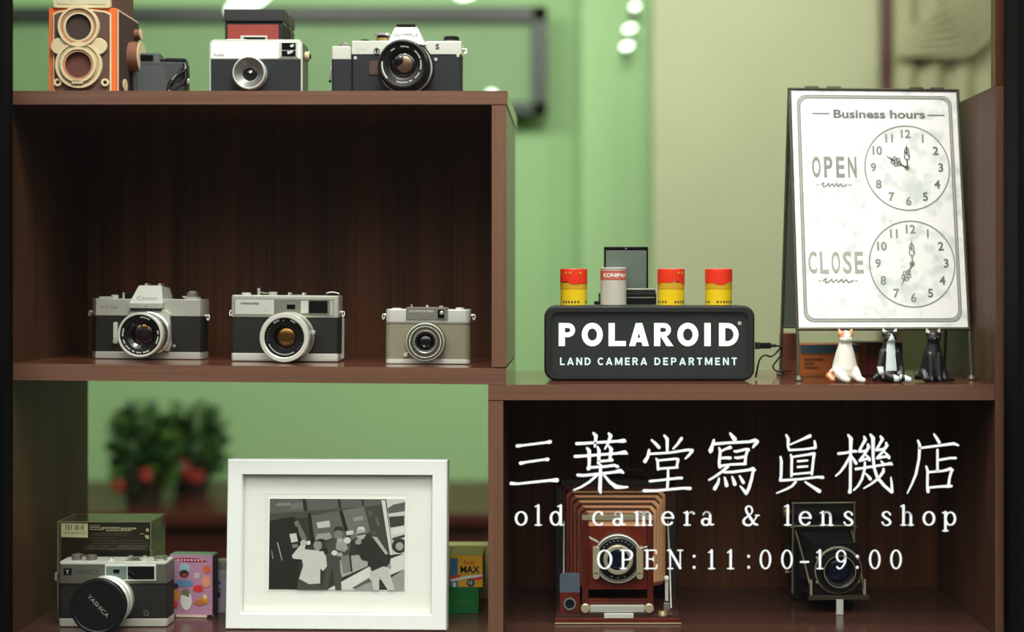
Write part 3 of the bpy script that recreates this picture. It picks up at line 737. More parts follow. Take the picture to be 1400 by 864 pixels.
# ---- 3. small half frame camera, right
def half_frame():
    y = .068; x = X(584.5, y)
    t = thing('film_camera', 'small silver camera covered in olive grey leather, rightmost on the middle shelf', 'camera', (x, y, EYE + zmid(x)), ry=math.radians(.4), group='cameras on the middle shelf')
    w = 55
    part(t, 'body', lambda b: (b.slab(-w, w, 0, 28, 7, 53, 8, olive_leather, .3), b.slab(-w - .3, w + .3, -.5, 28.4, 52, 53.8, 8, silver_dk, .3), b.slab(-w - .3, w + .3, -.5, 28.4, 6.4, 7.6, 8, silver_dk, .2)))
    part(t, 'base_plate', lambda b: b.slab(-w, w, -.6, 28.5, .6, 6.6, 8, silver_br, .8))
    part(t, 'top_plate', lambda b: b.slab(-w + .2, w - .2, -.8, 28.5, 53.6, 71, 8, silver_br, 1.8))
    def bezel(b):
        b.panel(-28, 26, 57.5, 73.5, -2.6, 14, [1.5] * 4, silver_dk, .6)
        b.text('OLYMPUS-PEN', front(-2.75), -8, 67.2, 2.7, engr, 32)
        b.stroke([(-8, 57.8, .6), (0, 61.5, .6), (10, 63, .6)], front(-2.75), grey_engr)
    fz = part(t, 'finder_bezel', bezel)
    b = MB(); b.panel(12, 22.5, 58.8, 71.6, -3.2, -2.4, .8, silver_dk, .2); vw = b.build('viewfinder_window', t)
    b = MB(); b.panel(13, 21.5, 59.6, 70.8, -3.5, -3, .6, black_gl, .1); b.build('window_glass', vw)
    glassdome(vw, (18.2, -3.2, 66.6), 2.6, 0, 1, chrome, 'window_glint')  # chrome dome stands for light reflected in the finder
    cx, cz = -2, 29; c = (cx, 0, cz)
    def barrel(b):
        b.lathe([(18, 0), (25.4, 0), (25.4, 5), (24.6, 6)], c, '-y', black_m)
        b.lathe([(24.6, 6), (25, 6.6), (25, 11), (24.2, 12.2), (23.2, 12.4)], c, '-y', silver)
        b.lathe([(23.2, 12.4), (22.8, 11.8), (15.8, 11.8)], c, '-y', G('mid_grey_ring', (78, 80, 74), .35, .4))
        b.lathe([(15.8, 11.8), (15, 12.6), (13.8, 12.6), (13, 12)], c, '-y', silver_dk)
    ln = part(t, 'lens', barrel)
    def cells(b):
        for k in range(46):
            a = 2 * PI * (k + .5) / 46
            b.sph((cx + 20 * math.cos(a), -12, cz + 20 * math.sin(a)), (1.15, .7, 1.15), G('meter_cell', (196, 196, 170), .2, .2), 8, 6)
        for k in range(38):
            a = 2 * PI * k / 38
            b.sph((cx + 17.4 * math.cos(a), -12, cz + 17.4 * math.sin(a)), (.75, .5, .75), G('meter_cell_dark', (60, 62, 56), .25), 8, 6)
    part(ln, 'meter_ring', cells)
    def face(b):
        b.lathe([(13, 12), (12.6, 11.4), (10.5, 10.6)], c, '-y', black_m)
        ticks(b, c, 14.4, 12.6, dark_engr, 26, 0, 346, .35, 1)
        b.lathe([(10.5, 10.6), (9.5, 9), (9, 6)], c, '-y', black_gl)
    part(ln, 'front_ring', face)
    glassdome(ln, c, 9.4, 6, 3.8, lensglass); glassdome(ln, (cx + 1.5, 0, cz + 2.5), 3.6, 7.6, 2.4, violet, 'inner_element_glint')
    glassdome(ln, (cx - 1.5, 0, cz - 4.5), 2.6, 7.6, 1.8, chrome, 'lens_glint')  # chrome dome stands for a glint in the lens
    part(t, 'focus_lever', lambda b: (b.cyl((-28, 0, 12), 2.8, 3.5, '-y', silver_br, seg=18), b.tube([(-28, -2, 12), (-25, -3, 15), (-22, -4, 19)], 1, silver)))
    knob(t, 'film_counter', 40, 14, 71, 5.5, 2.2, silver_br); knob(t, 'shutter_button', -42, 13, 71, 6, 1.2, silver_br)
    part(t, 'accessory_shoe', lambda b: (b.cyl((-22, 8, 73), 1.2, 4, 'z', brass, seg=12), b.cyl((-2, 10, 73), 1.6, 3, 'z', silver_br, seg=12), b.box(14, 19, 5, 14, 73, 75.4, brass, .5), b.box(-20, 20, 8, 20, 72, 73.6, silver_dk, .3)))
    lug(t, -55, 12, 63, silver); lug(t, 55, 10, 63, silver, 1)
half_frame()

# ---- 4. black-bodied SLR on the top shelf
def slr_black():
    y = .10; x = X(543, y)
    t = thing('film_camera', 'black and silver reflex camera with big black lens, rightmost on the top shelf', 'camera', (x, y, EYE + ZT), group='cameras on the top shelf')
    part(t, 'body', lambda b: (b.slab(-60, 84, 0, 34, 2, 62, 3, leather_bl, .5), b.slab(-86, -59, -4, 32, 2, 55, 4, leather_bl, .5)))
    part(t, 'grip_cap', lambda b: b.slab(-86, -60.5, -4.4, 32, 54.5, 72, 3, silver_br, 1))
    def top(b):
        b.slab(-60, 20, -1, 34, 61.5, 79.5, 2, silver_br, 1); b.slab(38, 85, -1, 34, 61.5, 79, 2, silver_br, 1)
        b.slab(18, 40, 2, 34, 61.5, 78, 1, silver, 1)
        b.text('OM', front(-1.2), -47, 66, 4, G('pale_engraving', (176, 190, 190), .5), 12)
    part(t, 'top_plate', top)
    def rs(b):
        b.ring((-26.5, -1, 66), 4.2, 1.2, '-y', silver_dk, 1.4); b.box(-27.4, -25.6, -2.4, -1, 62.5, 69.5, black_m, .3)
    part(t, 'mode_mark', rs)
    part(t, 'self_timer_mark', lambda b: b.text('S', front(-1.3), 53, 68.5, 6.6, dark_engr, 5, bold=.04))
    def pr(b):
        bm = bmesh.new()
        f = [(-13, -6, 73), (37, -6, 73), (27, -2, 97), (-3, -2, 97)]; g = [(-15, 30, 76), (39, 30, 76), (26, 24, 97), (-2, 24, 97)]
        vs = [bm.verts.new(p) for p in f + g]
        for q in ((0, 1, 2, 3), (7, 6, 5, 4), (4, 5, 1, 0), (5, 6, 2, 1), (6, 7, 3, 2), (7, 4, 0, 3)): bm.faces.new([vs[k] for k in q])
        bmesh.ops.recalc_face_normals(bm, faces=bm.faces[:]); bmesh.ops.bevel(bm, geom=bm.edges[:], offset=1, segments=2, affect='EDGES'); b.addbm(bm, silver_br)
        b.text('OLYMPUS', lambda u, v: (u, -6.2 + (v - 73) * 4 / 24 - .4, v), 11.5, 84.6, 4.4, dark_engr, 32)
    part(t, 'prism_housing', pr)
    part(t, 'accessory_shoe', lambda b: (b.box(-3, 26, 2, 24, 96.8, 99, silver_dk, .5), b.box(-1, 24, 0, 24, 98.8, 102, black_m, .6)))
    cx, cz = 12, 43; c = (cx, 0, cz)
    part(t, 'mount_plate', lambda b: (b.ring(c, 37, 8, '-y', black_m, 5, 0), b.ring(c, 35, 2.4, '-y', silver, 1.5, 4.6)))
    def barrel(b):
        b.lathe([(30, 5), (33, 5), (33, 10), (32, 11), (32, 14)], c, '-y', black_m)
        b.lathe([(32, 14), (33.4, 15), (33.4, 26), (32.4, 27)], c, '-y', matblack)
        for k in range(60):
            a = 2 * PI * k / 60; b.box(cx + 33.2 * math.cos(a) - .6, cx + 33.2 * math.cos(a) + .6, -25.5, -15.5, cz + 33.2 * math.sin(a) - .6, cz + 33.2 * math.sin(a) + .6, matblack)
        b.lathe([(32.4, 27), (31.8, 28), (32, 36), (31, 38.5), (29.5, 39), (28.4, 38)], c, '-y', black_m)
        arcband(b, c, 31.3, 1.1, 38.6, 60, 120, G('rim_blue_grey', (96, 110, 116), .3))
    ln = part(t, 'lens', barrel)
    def face(b):
        b.lathe([(28.4, 38), (27.6, 36), (25.8, 35.4), (20.5, 34.4), (19.8, 32), (17, 31)], c, '-y', black_m)
        for (a0, a1) in ((72, 98), (118, 132), (20, 50), (-16, 14), (-48, -26), (-70, -60), (250, 284)):
            arcband(b, c, 23.4, 1.8, 35.1, a0, a1, engr)
            for q in range(int(a0) + 3, int(a1), 4): arcband(b, c, 23.4, 2.0, 35.2, q, q + 1.4, black_m, 2)
        arcband(b, c, 26.8, 2.0, 36.3, 172, 222, silver_br)  # bright arc paints a highlight on the left of the rim
    part(ln, 'front_ring', face)
    glassdome(ln, c, 18.4, 27, 5.4, lensglass)
    glassdome(ln, (cx + 1, 0, cz + .5), 11.5, 30.2, 3, sand, 'inner_element_glint'); glassdome(ln, (cx - 5.5, 0, cz + 5), 7.2, 31.6, 2.2, black_gl, 'aperture')
    part(t, 'badge', lambda b: (b.panel(-36.5, -22, 35, 53, -1.2, .4, 1, G('dark_red_badge', (74, 50, 48), .5), .3)))
    for (xx, zz) in ((-55, 57), (51, 55), (80, 60)): part(t, 'front_screw', lambda b: screw(b, xx, zz, -.4, 2.2, silver_br))
    knob(t, 'shutter_button', -70, 10, 72, 4, 6.5, chrome); part(t, 'shutter_collar', lambda b: b.cyl((-70, 10, 72), 8, 3.6, 'z', silver_dk))
    knob(t, 'mode_switch', -44.5, 14, 79.5, 6, 3.5, black_m, 20)
    part(t, 'speed_dial', lambda b: (b.cyl((-21, 14, 79), 8.5, 6, 'z', gold, bev=.6), b.cyl((-21, 14, 84.8), 7.6, 3.2, 'z', black_m), b.cyl((-21, 14, 88), 10.5, 3.4, 'z', chrome), b.cyl((-21, 14, 91.3), 9, .5, 'z', black_m)))
    part(t, 'rewind_knob', lambda b: (b.cyl((70, 16, 79), 12, 2.4, 'z', silver_dk), b.cyl((70, 16, 81), 10.5, 6, 'z', black_m), b.box(64, 76, 12, 20, 86, 88.5, black_m, .6)))
    part(t, 'strap_lug', lambda b: (b.cyl((-89, 14, 50), 2, 3, 'x', silver), b.tube([(-89, 14, 48), (-90, 12, 38), (-91, 12, 30)], 1.1, chrome), b.sph((-90.5, 12, 28), 2, black_m)))
    lug(t, 85, 12, 70, silver, 1)
slr_black()

# ---- 5. white-topped box-shaped cartridge camera
def cartridge():
    y = .075; x = X(350, y)
    t = thing('cartridge_camera', 'flat white and dark grey snapshot camera with small round lens on the top shelf', 'camera', (x, y, EYE + ZT), group='cameras on the top shelf')
    trim = G('pale_trim', (206, 214, 204), .3, .35)
    w = 60.5
    part(t, 'body', lambda b: (b.panel(-w, w, 0, 77, 1, 38, [7, 7, 4, 4], G('body_shell', (70, 74, 72), .4), .8), b.panel(-w, w, 0, 77, -.5, 4, [7, 7, 4, 4], trim, .8)))
    part(t, 'leather_panel', lambda b: b.box(-w + 2.2, w - 2.2, -1.2, 0, 2, 51, leather_bl, .3))
    def tp(b):
        b.panel(-w + 2.4, w - 2.4, 52, 74.5, -1.3, 0, [5, 5, .5, .5], white, .3)
        b.text('Kodak', front(-1.5), -47.5, 54.8, 4, grey_engr, 13)
    part(t, 'front_plate', tp)
    b = MB(); b.box(30, 55, -2.2, -1, 53, 74, silver_br, .4); b.box(32, 53.5, -2.6, -2, 54, 73, trim, .3); vw = b.build('viewfinder_window', t)
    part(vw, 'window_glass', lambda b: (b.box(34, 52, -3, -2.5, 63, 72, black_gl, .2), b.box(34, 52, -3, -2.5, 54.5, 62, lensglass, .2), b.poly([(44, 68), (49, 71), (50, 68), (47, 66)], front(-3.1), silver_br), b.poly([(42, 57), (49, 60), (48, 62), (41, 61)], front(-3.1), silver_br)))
    c = (-6.5, 0, 32)
    def rg(b):
        b.lathe([(18, 0), (21.5, 0), (21.5, 11), (20.6, 12.5), (19.6, 12.5), (19.2, 11.5)], c, '-y', silver_br)
        b.lathe([(19.2, 11.5), (18, 11.2), (11, 5), (9.5, 4.8)], c, '-y', G('grey_cone', (118, 122, 118), .3, .5))
        b.lathe([(9.5, 4.8), (7.5, 5.5), (6.5, 4.5), (0, 4)], c, '-y', black_m)
    ln = part(t, 'lens', rg)
    glassdome(ln, c, 5.2, 4.2, 2.4, lensglass); glassdome(ln, (c[0] + .5, 0, c[2] + 1), 1.5, 6, 1, white, 'lens_glint')  # white dome is a modelled highlight on the lens
    part(t, 'shutter_button', lambda b: b.box(-w + 20, -w + 45, 8, 20, 76.5, 79, trim, .5))
    part(t, 'flash_socket', lambda b: (b.ring((63, 0, 0), 1, .4, 'z', silver), ) if False else (b.cyl((60, 20, 58), 6.5, 6, 'x', G('pale_knob', (196, 190, 150), .4), bev=.8), b.cyl((66, 20, 58), 3, 1.5, 'x', black_m)))
    return t
cartridge()

# ---- 6. tall black and red box camera behind it
def red_box():
    y = .165; x = X(347.5, y)
    t = thing('folding_camera', 'tall black camera with red leather panel standing behind the flat white-topped camera', 'camera', (x, y, EYE + ZT))
    red = G('red_leather', (150, 56, 48), .55, 0, .3, 1200, .5)
    part(t, 'body', lambda b: b.box(-40, 40, 0, 72, .5, 115, matblack, 1.2))
    part(t, 'lid', lambda b: (b.box(-40.5, 40.5, -1.5, 73, 117.5, 134.5, G('black_lid', (38, 38, 42), .5), 1.4), b.box(-39, 39, 1, 70, 115, 118, black_gl)))
    part(t, 'leather_panel', lambda b: b.box(-36, 33.5, -1.2, 0, 76, 113, red, .4))
    part(t, 'metal_slot', lambda b: (b.box(-18, 18.5, -3, -1.2, 92, 97.6, silver_br, .5), b.box(-14, 16, -3.4, -2.8, 90, 95.6, black_gl, .2)))
    part(t, 'side_hinge', lambda b: b.tube([(40.6, 30, 134), (40.8, 55, 100), (40.6, 66, 70)], .8, brass))
    part(t, 'film_door', lambda b: b.box(-30, 30, -1.5, 0, 6, 60, black_m, .5))
red_box()
# ---- 7. orange and brown cardboard twin-lens camera
def paper_tlr():
    y = .05; x = X(113, y)
    t = thing('twin_lens_camera', 'orange and brown cardboard twin-lens camera standing at the left end of the top shelf', 'camera', (x, y, EYE + ZT), rz=math.radians(1))
    org = G('orange_card', (222, 104, 40), .7, 0, .06, 60); brn = G('brown_card', (88, 62, 52), .75, 0, .08, 80); crm = G('cream_card', (212, 196, 158), .7, 0, .04, 60)
    brd = G('dark_brown_card', (62, 44, 40), .8); tan = G('tan_card', (176, 128, 92), .7)
    w = 43; H = 113
    part(t, 'body', lambda b: (b.box(-w, w, 0, 92, .5, H, org, .6)))
    def fp(b):
        b.prism([(-37, 6), (-30, 3), (0, 0), (30, 3), (37, 6), (37, H - 8), (30, H - 4.5), (0, H - .5), (-30, H - 4.5), (-37, H - 8)], -2, 0, 'y', crm, .3)
        b.prism([(-35, 7.5), (-29, 5), (0, 2), (29, 5), (35, 7.5), (35, H - 9.5), (29, H - 6.5), (0, H - 2.5), (-29, H - 6.5), (-35, H - 9.5)], -2.8, -1.8, 'y', brn, .2)
    part(t, 'front_panel', fp)
    cu = (-3, 0, 88); cl = (-3, 0, 39)
    def up(b):
        b.ring(cu, 26, 3, '-y', crm, 6, 2); b.ring(cu, 23.2, 4, '-y', tan, 4.5, 2); b.ring(cu, 19.4, 3.5, '-y', crm, 4, 2)
        b.lathe([(16, 6.8), (15.5, 3.2), (0, 3)], cu, '-y', brd, 40)
    part(t, 'viewing_lens', up)
    def lo(b):
        b.ring(cl, 29.5, 3, '-y', crm, 5, 2); b.ring(cl, 26.6, 4, '-y', G('khaki_card', (176, 162, 124), .7), 4, 2)
        b.ring(cl, 22.6, 3.2, '-y', crm, 7, 2); b.ring(cl, 19.5, 3, '-y', tan, 6, 2)
        b.lathe([(16.6, 8), (16, 3.2), (0, 3)], cl, '-y', G('red_brown_card', (96, 52, 42), .75), 40)
        b.box(cl[0] - 8, cl[0] + 6, -9, -6, 14.5, 20, crm, .6)
    part(t, 'taking_lens', lo)
    for s in (-1, 1):
        part(t, 'lens_lobe', lambda b: (b.cyl((-3 + s * 25, -2, 63), 10.5, 4, '-y', crm, bev=.5), b.prism([(-3 + s * 25 - 8, 56), (-3 + s * 25 + 8, 58), (-3 + s * 15, 50), (-3 + s * 12, 56)], -5.5, -2, 'y', crm)))
        part(t, 'corner_ring', lambda b: (b.ring((s * 30, -2, 17), 5, 2.6, '-y', crm, 2.6, .6), b.cyl((s * 30, -2, 17), 2.4, .8, '-y', brd)))
    def hood(b):
        b.box(-37, 38, 3, 88, H - 2, H + 46, brn, .8)
        b.panel(-36.5, 36, H - .5, H + 44, -2.5, 3.2, 3, crm, .5); b.panel(-31, 31, H + 4, H + 40, -3, -2.2, 2, G('cream_card_pale', (200, 196, 166), .7), .2)
    part(t, 'viewing_hood', hood)
    def sd(b):
        b.box(w, w + 1.2, 3, 90, 1.5, H - 1, crm, .2); b.box(w + .9, w + 2, 6, 88, 3, H - 3.5, brd, .2)
    part(t, 'side_panel', sd)
    def k(name, y0, z0, r, h):
        def f(b):
            b.cyl((w + 1.5, y0, z0), r, h, 'x', G('knob_card', (122, 78, 56), .7), bev=.2)
            b.cyl((w + 1.5 + h, y0, z0), r, 1, 'x', crm, bev=.2)
        part(t, name, f)
    k('focus_knob', 55, 58, 21, 14); k('side_knob', 72, 92, 7, 8); k('side_knob', 24, 17, 8.5, 2); k('side_knob', 66, 14, 7, 3)
paper_tlr()

# ---- 8. little dark compact with wrist strap
def compact():
    y = .10; x = X(222, y)
    t = thing('compact_camera', 'small dark grey compact camera with black wrist strap behind the orange cardboard camera', 'camera', (x, y, EYE + ZT), rz=math.radians(6))
    gr = G('charcoal_shell', (56, 60, 62), .5, 0, .15, 800, .2)
    part(t, 'body', lambda b: b.slab(-40, 30, 0, 34, 1, 52, 5, gr, 1.5))
    part(t, 'top_cover', lambda b: (b.slab(-38, -4, 2, 32, 51.5, 64, 3, G('grey_cover', (84, 88, 88), .45), 1), b.box(-4, 3, 4, 30, 51, 56.5, black_m, .6), b.slab(2, 29, 3, 31, 51, 58, 4, black_m, 1.4)))
    def win_(b): b.box(-30, -12, -.5, 2.4, 54, 61, black_gl, .4)
    part(t, 'finder_window', win_)
    part(t, 'lens_cover', lambda b: (b.prism([(-30, 4), (12, 4), (2, 46), (-34, 46)], -1.6, .4, 'y', G('cover_grey', (70, 74, 76), .4), .5)))
    def strap(b):
        P = smooth([(28, 0, 50), (30, -4, 42), (20, -6, 33), (10, -6, 22), (14, -5, 14), (24, -5, 20), (31, -4, 30), (30, -3, 40)], 5)
        b.tube(P, 2.4, black, 8); b.tube(smooth([(26, -5, 44), (18, -7, 30), (8, -7, 16), (16, -7, 10), (28, -6, 14)], 5), 2, black, 8)
        b.tube(smooth([(30, -3, 44), (33, -3, 30), (32, -4, 18), (33, -4, 12)], 4), 1.6, black, 8)
        b.tube([(14, -9, 27), (20, -9.6, 34)], .9, chrome, 8); b.sph((34, -4, 26), (2, 1.6, 4), brass, 12, 8)
        b.sph((20, -4, 16), (10, 3, 8), matblack, 14, 8)
    part(t, 'wrist_strap', strap)
compact()

# ---- 9. dim silver rangefinder with lens cap, lower left
def rf_cap():
    y = .042; x = X(154, y)
    t = thing('film_camera', 'grey and black rangefinder camera wearing a round black lens cap, lower left', 'camera', (x, y, EYE + ZF))
    w = 69.5; sv = G('worn_grey_silver', (122, 120, 108), .38, .6, .1, 500)
    part(t, 'body', lambda b: b.slab(-w, w, 0, 34, 10.5, 56, 5, leather, .3))
    part(t, 'base_plate', lambda b: (b.slab(-w, w, -.6, 34.5, 1, 11, 5, silver, .8)))
    def top(b):
        b.slab(-w - .3, w + .3, -1.5, 35, 55.5, 81, 5, sv, 1.2); b.slab(-w + 1, w - 1, -1.8, 34, 80, 83, 5, silver_br, .6)
        b.box(-62, -51.5, -1.9, -1.3, 66.5, 75.5, black_m, .3)
        b.text('Y', front(-2.05), -56.8, 68.4, 5.2, engr, 4); b.text('YASHICA', front(-1.75), -33, 67.5, 6, dark_engr, 32)
    part(t, 'top_plate', top)
    b = MB(); b.box(-9, 56, -3, -1.2, 59.5, 80, silver_br, .5); vw = b.build('viewfinder_bezel', t)
    part(vw, 'window_glass', lambda b: (b.box(-7, 19, -3.4, -2.8, 61.5, 78, G('frosted_window', (100, 116, 112), .3), .2), b.box(20, 54, -3.4, -2.8, 61.5, 78, lensglass, .2), b.box(2, 10, -3.7, -3.3, 69, 74, black_gl, .2)))
    cx, cz = -4.5, 35; c = (cx, 0, cz)
    def barrel(b):
        b.lathe([(20, 0), (32, 0), (32, 7), (31, 8)], c, '-y', silver)
        b.lathe([(31, 8), (30, 9), (30, 13), (31.5, 14), (31.5, 19), (30.6, 20)], c, '-y', silver_br)
        b.lathe([(30.6, 20), (29.6, 21), (29.6, 24), (31, 25), (31, 31), (30, 32)], c, '-y', silver)
    ln = part(t, 'lens', barrel)
    cc = (cx - 1, 0, cz + .2)
    def cap(b):
        b.lathe([(28, 30), (34.5, 31), (34.8, 32), (34.8, 38), (33.6, 39.6), (31, 40), (30, 39.3), (0, 39.3)], cc, '-y', black_m, 64)
        a = math.radians(-47); ca, sa = math.cos(a), math.sin(a)
        b.text('YASHICA', lambda u, v: (cc[0] + 1 + u * ca - v * sa, -39.45, cc[2] + 1 + u * sa + v * ca), 0, -2.6, 5.2, G('cap_print', (150, 150, 140), .5), 36)
        ticks(b, cc, 34.9, 36, black_m, 2, 0, 180)
    part(t, 'lens_cap', cap)
    part(t, 'badge', lambda b: (b.stroke([(p[0] * 3 + 43, p[1] * 3.4 + 18, .8) for p in arc(0, 0, 1, 1, 40, 330, 12)] + [(46, 18, .8), (43.4, 18, .8)], front(-.5), G('badge_metal', (150, 150, 140), .4, .6)), b.box(38.5, 47.5, -.4, .2, 13, 23.4, leather, .2)))
    knob(t, 'shutter_button', -51, 15, 83, 6, 7, sv, 18); knob(t, 'speed_dial', -32, 15, 83, 6.5, 6, sv, 20)
    part(t, 'winding_lever', lambda b: b.tube([(-51, 18, 90), (-42, 12, 89), (-35, 9, 88)], 1.3, sv))
    part(t, 'accessory_shoe', lambda b: (b.box(14, 18, 6, 24, 83, 87, chrome, .5), b.box(32, 36, 6, 24, 83, 87, chrome, .5), b.box(15, 35, 6, 24, 82.6, 84.4, sv)))
    knob(t, 'meter_button', -6, 12, 83, 4.2, 3.2, chrome); part(t, 'rewind_knob', lambda b: (b.cyl((57, 14, 83), 6, 3.4, 'z', chrome, bev=1), b.cyl((57, 14, 86), 9, 1.6, 'z', sv)))
    part(t, 'strap_lug', lambda b: (b.panel(-77, -73.4, 57, 68, 8, 12, 1.6, chrome, .5), b.cyl((-75, 10, 62), 1.6, 6, 'x', black_m)))
rf_cap()

# ---- 10. brown plate camera with bellows, lower right
def plate_camera():
    y = .055; x = X(845, y)
    t = thing('plate_camera', 'antique folding plate camera with red-brown bellows and wooden lens standard, lower right shelf', 'camera', (x, y, EYE + ZF))
    mah = wood('mahogany', (68, 22, 14), (98, 35, 21), True, .3); M['mah'] = mah
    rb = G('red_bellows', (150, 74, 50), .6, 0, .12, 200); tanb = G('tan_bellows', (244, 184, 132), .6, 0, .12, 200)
    cl = G('worn_black_cloth', (34, 28, 24), .7, 0, .4, 500, .4)
    # back body: hollow box open to the front, y 95..135
    W2, H2 = 81, 172
    def body(b):
        b.box(-W2, -W2 + 9, 92, 138, 1, H2, cl, 1); b.box(W2 - 9, W2, 92, 138, 1, H2, cl, 1)
        b.box(-W2, W2, 92, 138, H2 - 9, H2 + .5, cl, 1.2); b.box(-W2 + 8, W2 - 8, 132, 138, 3, H2 - 5, matblack)
        b.box(-W2 + 6, W2 - 6, 94, 136, 1.2, 8, cl, .5)
    part(t, 'body', body)
    part(t, 'inner_frame', lambda b: (b.box(-W2 + 9, -W2 + 13, 90, 96, 8, H2 - 9, mah, .4), b.box(W2 - 13, W2 - 9, 90, 96, 8, H2 - 9, mah, .4), b.box(-W2 + 9, W2 - 9, 90, 96, H2 - 13, H2 - 9, mah, .4)))
    def hd(b):
        b.tube(smooth([(-42, 112, H2), (-30, 112, H2 + 9), (0, 112, H2 + 12), (34, 112, H2 + 9), (46, 112, H2)], 5), 2.6, cl, 8)
    part(t, 'carry_handle', hd)
    # bellows: square rings shrinking to the front standard
    vs, fs, mats_ = [], [], []
    n = 10; b = MB(); crease_shade = G('bellows_crease_shade', (92, 46, 30), .7, 0, .2, 200)  # dark crease colours paint the shade in the folds
    rings = []
    for k in range(n + 1):
        f = ((k + 1) // 2) / (n / 2); g = (k // 2) / (n / 2); s = -1.2 if k % 2 else 0
        hw = 67 + (42 - 67) * f - s; zt = 158 + (136 - 158) * f - s; zb = 30 + (42 - 30) * f + s; yy = 94 + (20 - 94) * g
        rings.append([(-hw + 6, yy, zb), (-hw, yy, zb + 6), (-hw, yy, zt - 6), (-hw + 6, yy, zt), (hw - 6, yy, zt), (hw, yy, zt - 6), (hw, yy, zb + 6), (hw - 6, yy, zb)])
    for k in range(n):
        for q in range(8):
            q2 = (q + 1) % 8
            m = (crease_shade if k % 2 else tanb) if q in (3, 4, 5) else (G('bellows_side_crease_shade', (84, 36, 24), .7) if k % 2 else rb)  # lit tan painted on top and right, darker red elsewhere
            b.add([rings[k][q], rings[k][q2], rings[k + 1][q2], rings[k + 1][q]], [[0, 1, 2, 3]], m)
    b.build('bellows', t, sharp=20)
    # front standard
    def st(b):
        b.box(-46, -38, 10, 20, 22, 140, mah, .8); b.box(38, 46, 10, 20, 22, 140, mah, .8); b.box(-46, 46, 11, 20, 22, 30, mah, .8)
        b.box(-38, 38, 13, 18, 42, 124, G('red_lens_board', (104, 32, 18), .35, 0, .15, 80), .5)
        b.box(-38, 38, 12.5, 19, 124, 132, tanb, .4)
    sd = part(t, 'lens_standard', st)
    part(sd, 'top_rail', lambda b: b.box(-46, 46, 9.5, 20, 132, 139, brass, .6))
    cx, cz = 0, 84; c = (cx, 13, cz)
    def sh(b):
        b.lathe([(0, 0), (31, 0), (31, 9), (29.5, 10.5), (20, 11)], c, '-y', silver_dk)
        b.lathe([(30.5, 9), (31.3, 9.6), (31.3, 11), (29.8, 11.5)], c, '-y', silver_br)
        b.lathe([(27, 10.6), (26, 11.4), (20, 11.6), (19, 14)], c, '-y', black_m)
        ticks(b, c, 23.5, 11.9, silver_br, 9, 40, 140, .5, 1.2); ticks(b, c, 24, 11.8, silver_br, 3, 250, 290, .7, 1.4)
        for s in (-1, 1):
            b.lathe([(0, 0), (4.2, 0), (4.2, 3), (0, 3)], (cx + s * 28, 4, cz - 22), '-y', brass, 16)
            b.panel(cx + s * 28 - 4.5, cx + s * 28 + 4.5, cz - 20, cz + 15, 1, 12, 2, brass, .8)
        b.poly([(-26, 108), (-38, 114), (-36, 110), (-24, 104)], front(0), silver_br)
    lens = part(t, 'shutter', sh)
    part(lens, 'lens_ring', lambda b: (b.lathe([(19, 11), (19, 19), (17.6, 20.5), (15.5, 20.5), (14.6, 18), (14, 16)], c, '-y', brass), b.ring(c, 15.2, 1.2, '-y', chrome, 1, 19.6)))
    glassdome(lens, c, 14.2, 13, 3.6, bluelens)
    part(lens, 'shutter_lever', lambda b: (b.tube([(28, 2, 96), (34, 0, 99), (38, 0, 100)], 1.2, silver), b.sph((39, 0, 100), 2, black_gl, 12, 8)))
    # bed
    part(t, 'bed', lambda b: (b.box(-W2, W2, 0, 94, 1, 8, mah, 1.2), b.box(-W2 + 2, W2 - 2, 4, 94, 8, 12, G('bed_leather', (60, 34, 32), .35, 0, .2, 200), .5), b.box(-W2 - .2, W2 + .2, -1, 2, .8, 2.4, brass, .3)))
    part(t, 'focusing_rail', lambda b: (b.box(-38, 38, 6, 24, 12, 16, silver_dk, .6), b.box(-36, 34, 2, 8, 15, 24, silver, 1), b.box(-18, 20, 0, 4, 8, 14, silver_br, .6), b.box(-46, 46, 14, 80, 18, 22, mah, .6), b.cyl((-42, 6, 20), 6, 5, '-y', brass, bev=1), b.cyl((40, 6, 20), 6, 5, '-y', brass, bev=1)))
    b = MB(); b.box(-75, -49, 8, 30, 12, 40, mah, .8); vf = b.build('reflex_finder', t)
    part(vf, 'finder_mirror', lambda b: (b.panel(-75, -49, 39, 64, 8, 12, [4, 4, 1, 1], G('blue_grey_metal', (92, 104, 116), .35, .3), .6)))
    part(vf, 'finder_lens', lambda b: (b.ring((-62, 8, 25), 8, 2, '-y', silver_dk, 2), b.lathe([(6, 0), (5, 1.6), (0, 2.4)], (-62, 8, 25), '-y', bluelens, 24)))
    for s in (-1, 1):
        part(t, 'bed_strut', lambda b: b.tube([(s * 70, 92, 118), (s * 70, 60, 78), (s * 70, 30, 14)], 1.1, silver_br, 8))
    part(t, 'side_catch', lambda b: (b.box(62, 66.5, 26, 32, 24, 52, silver_br, .8), b.cyl((64, 28, 54), 3, 4, '-y', white, bev=1), b.box(60, 68, 24, 30, 12, 22, silver_dk, .8)))
    part(t, 'focus_scale', lambda b: (b.panel(52, 63, 9, 17, 2, 5, 3, gold, .6), b.cyl((57.5, 2, 13), 2.6, 1, '-y', silver_br)))
plate_camera()

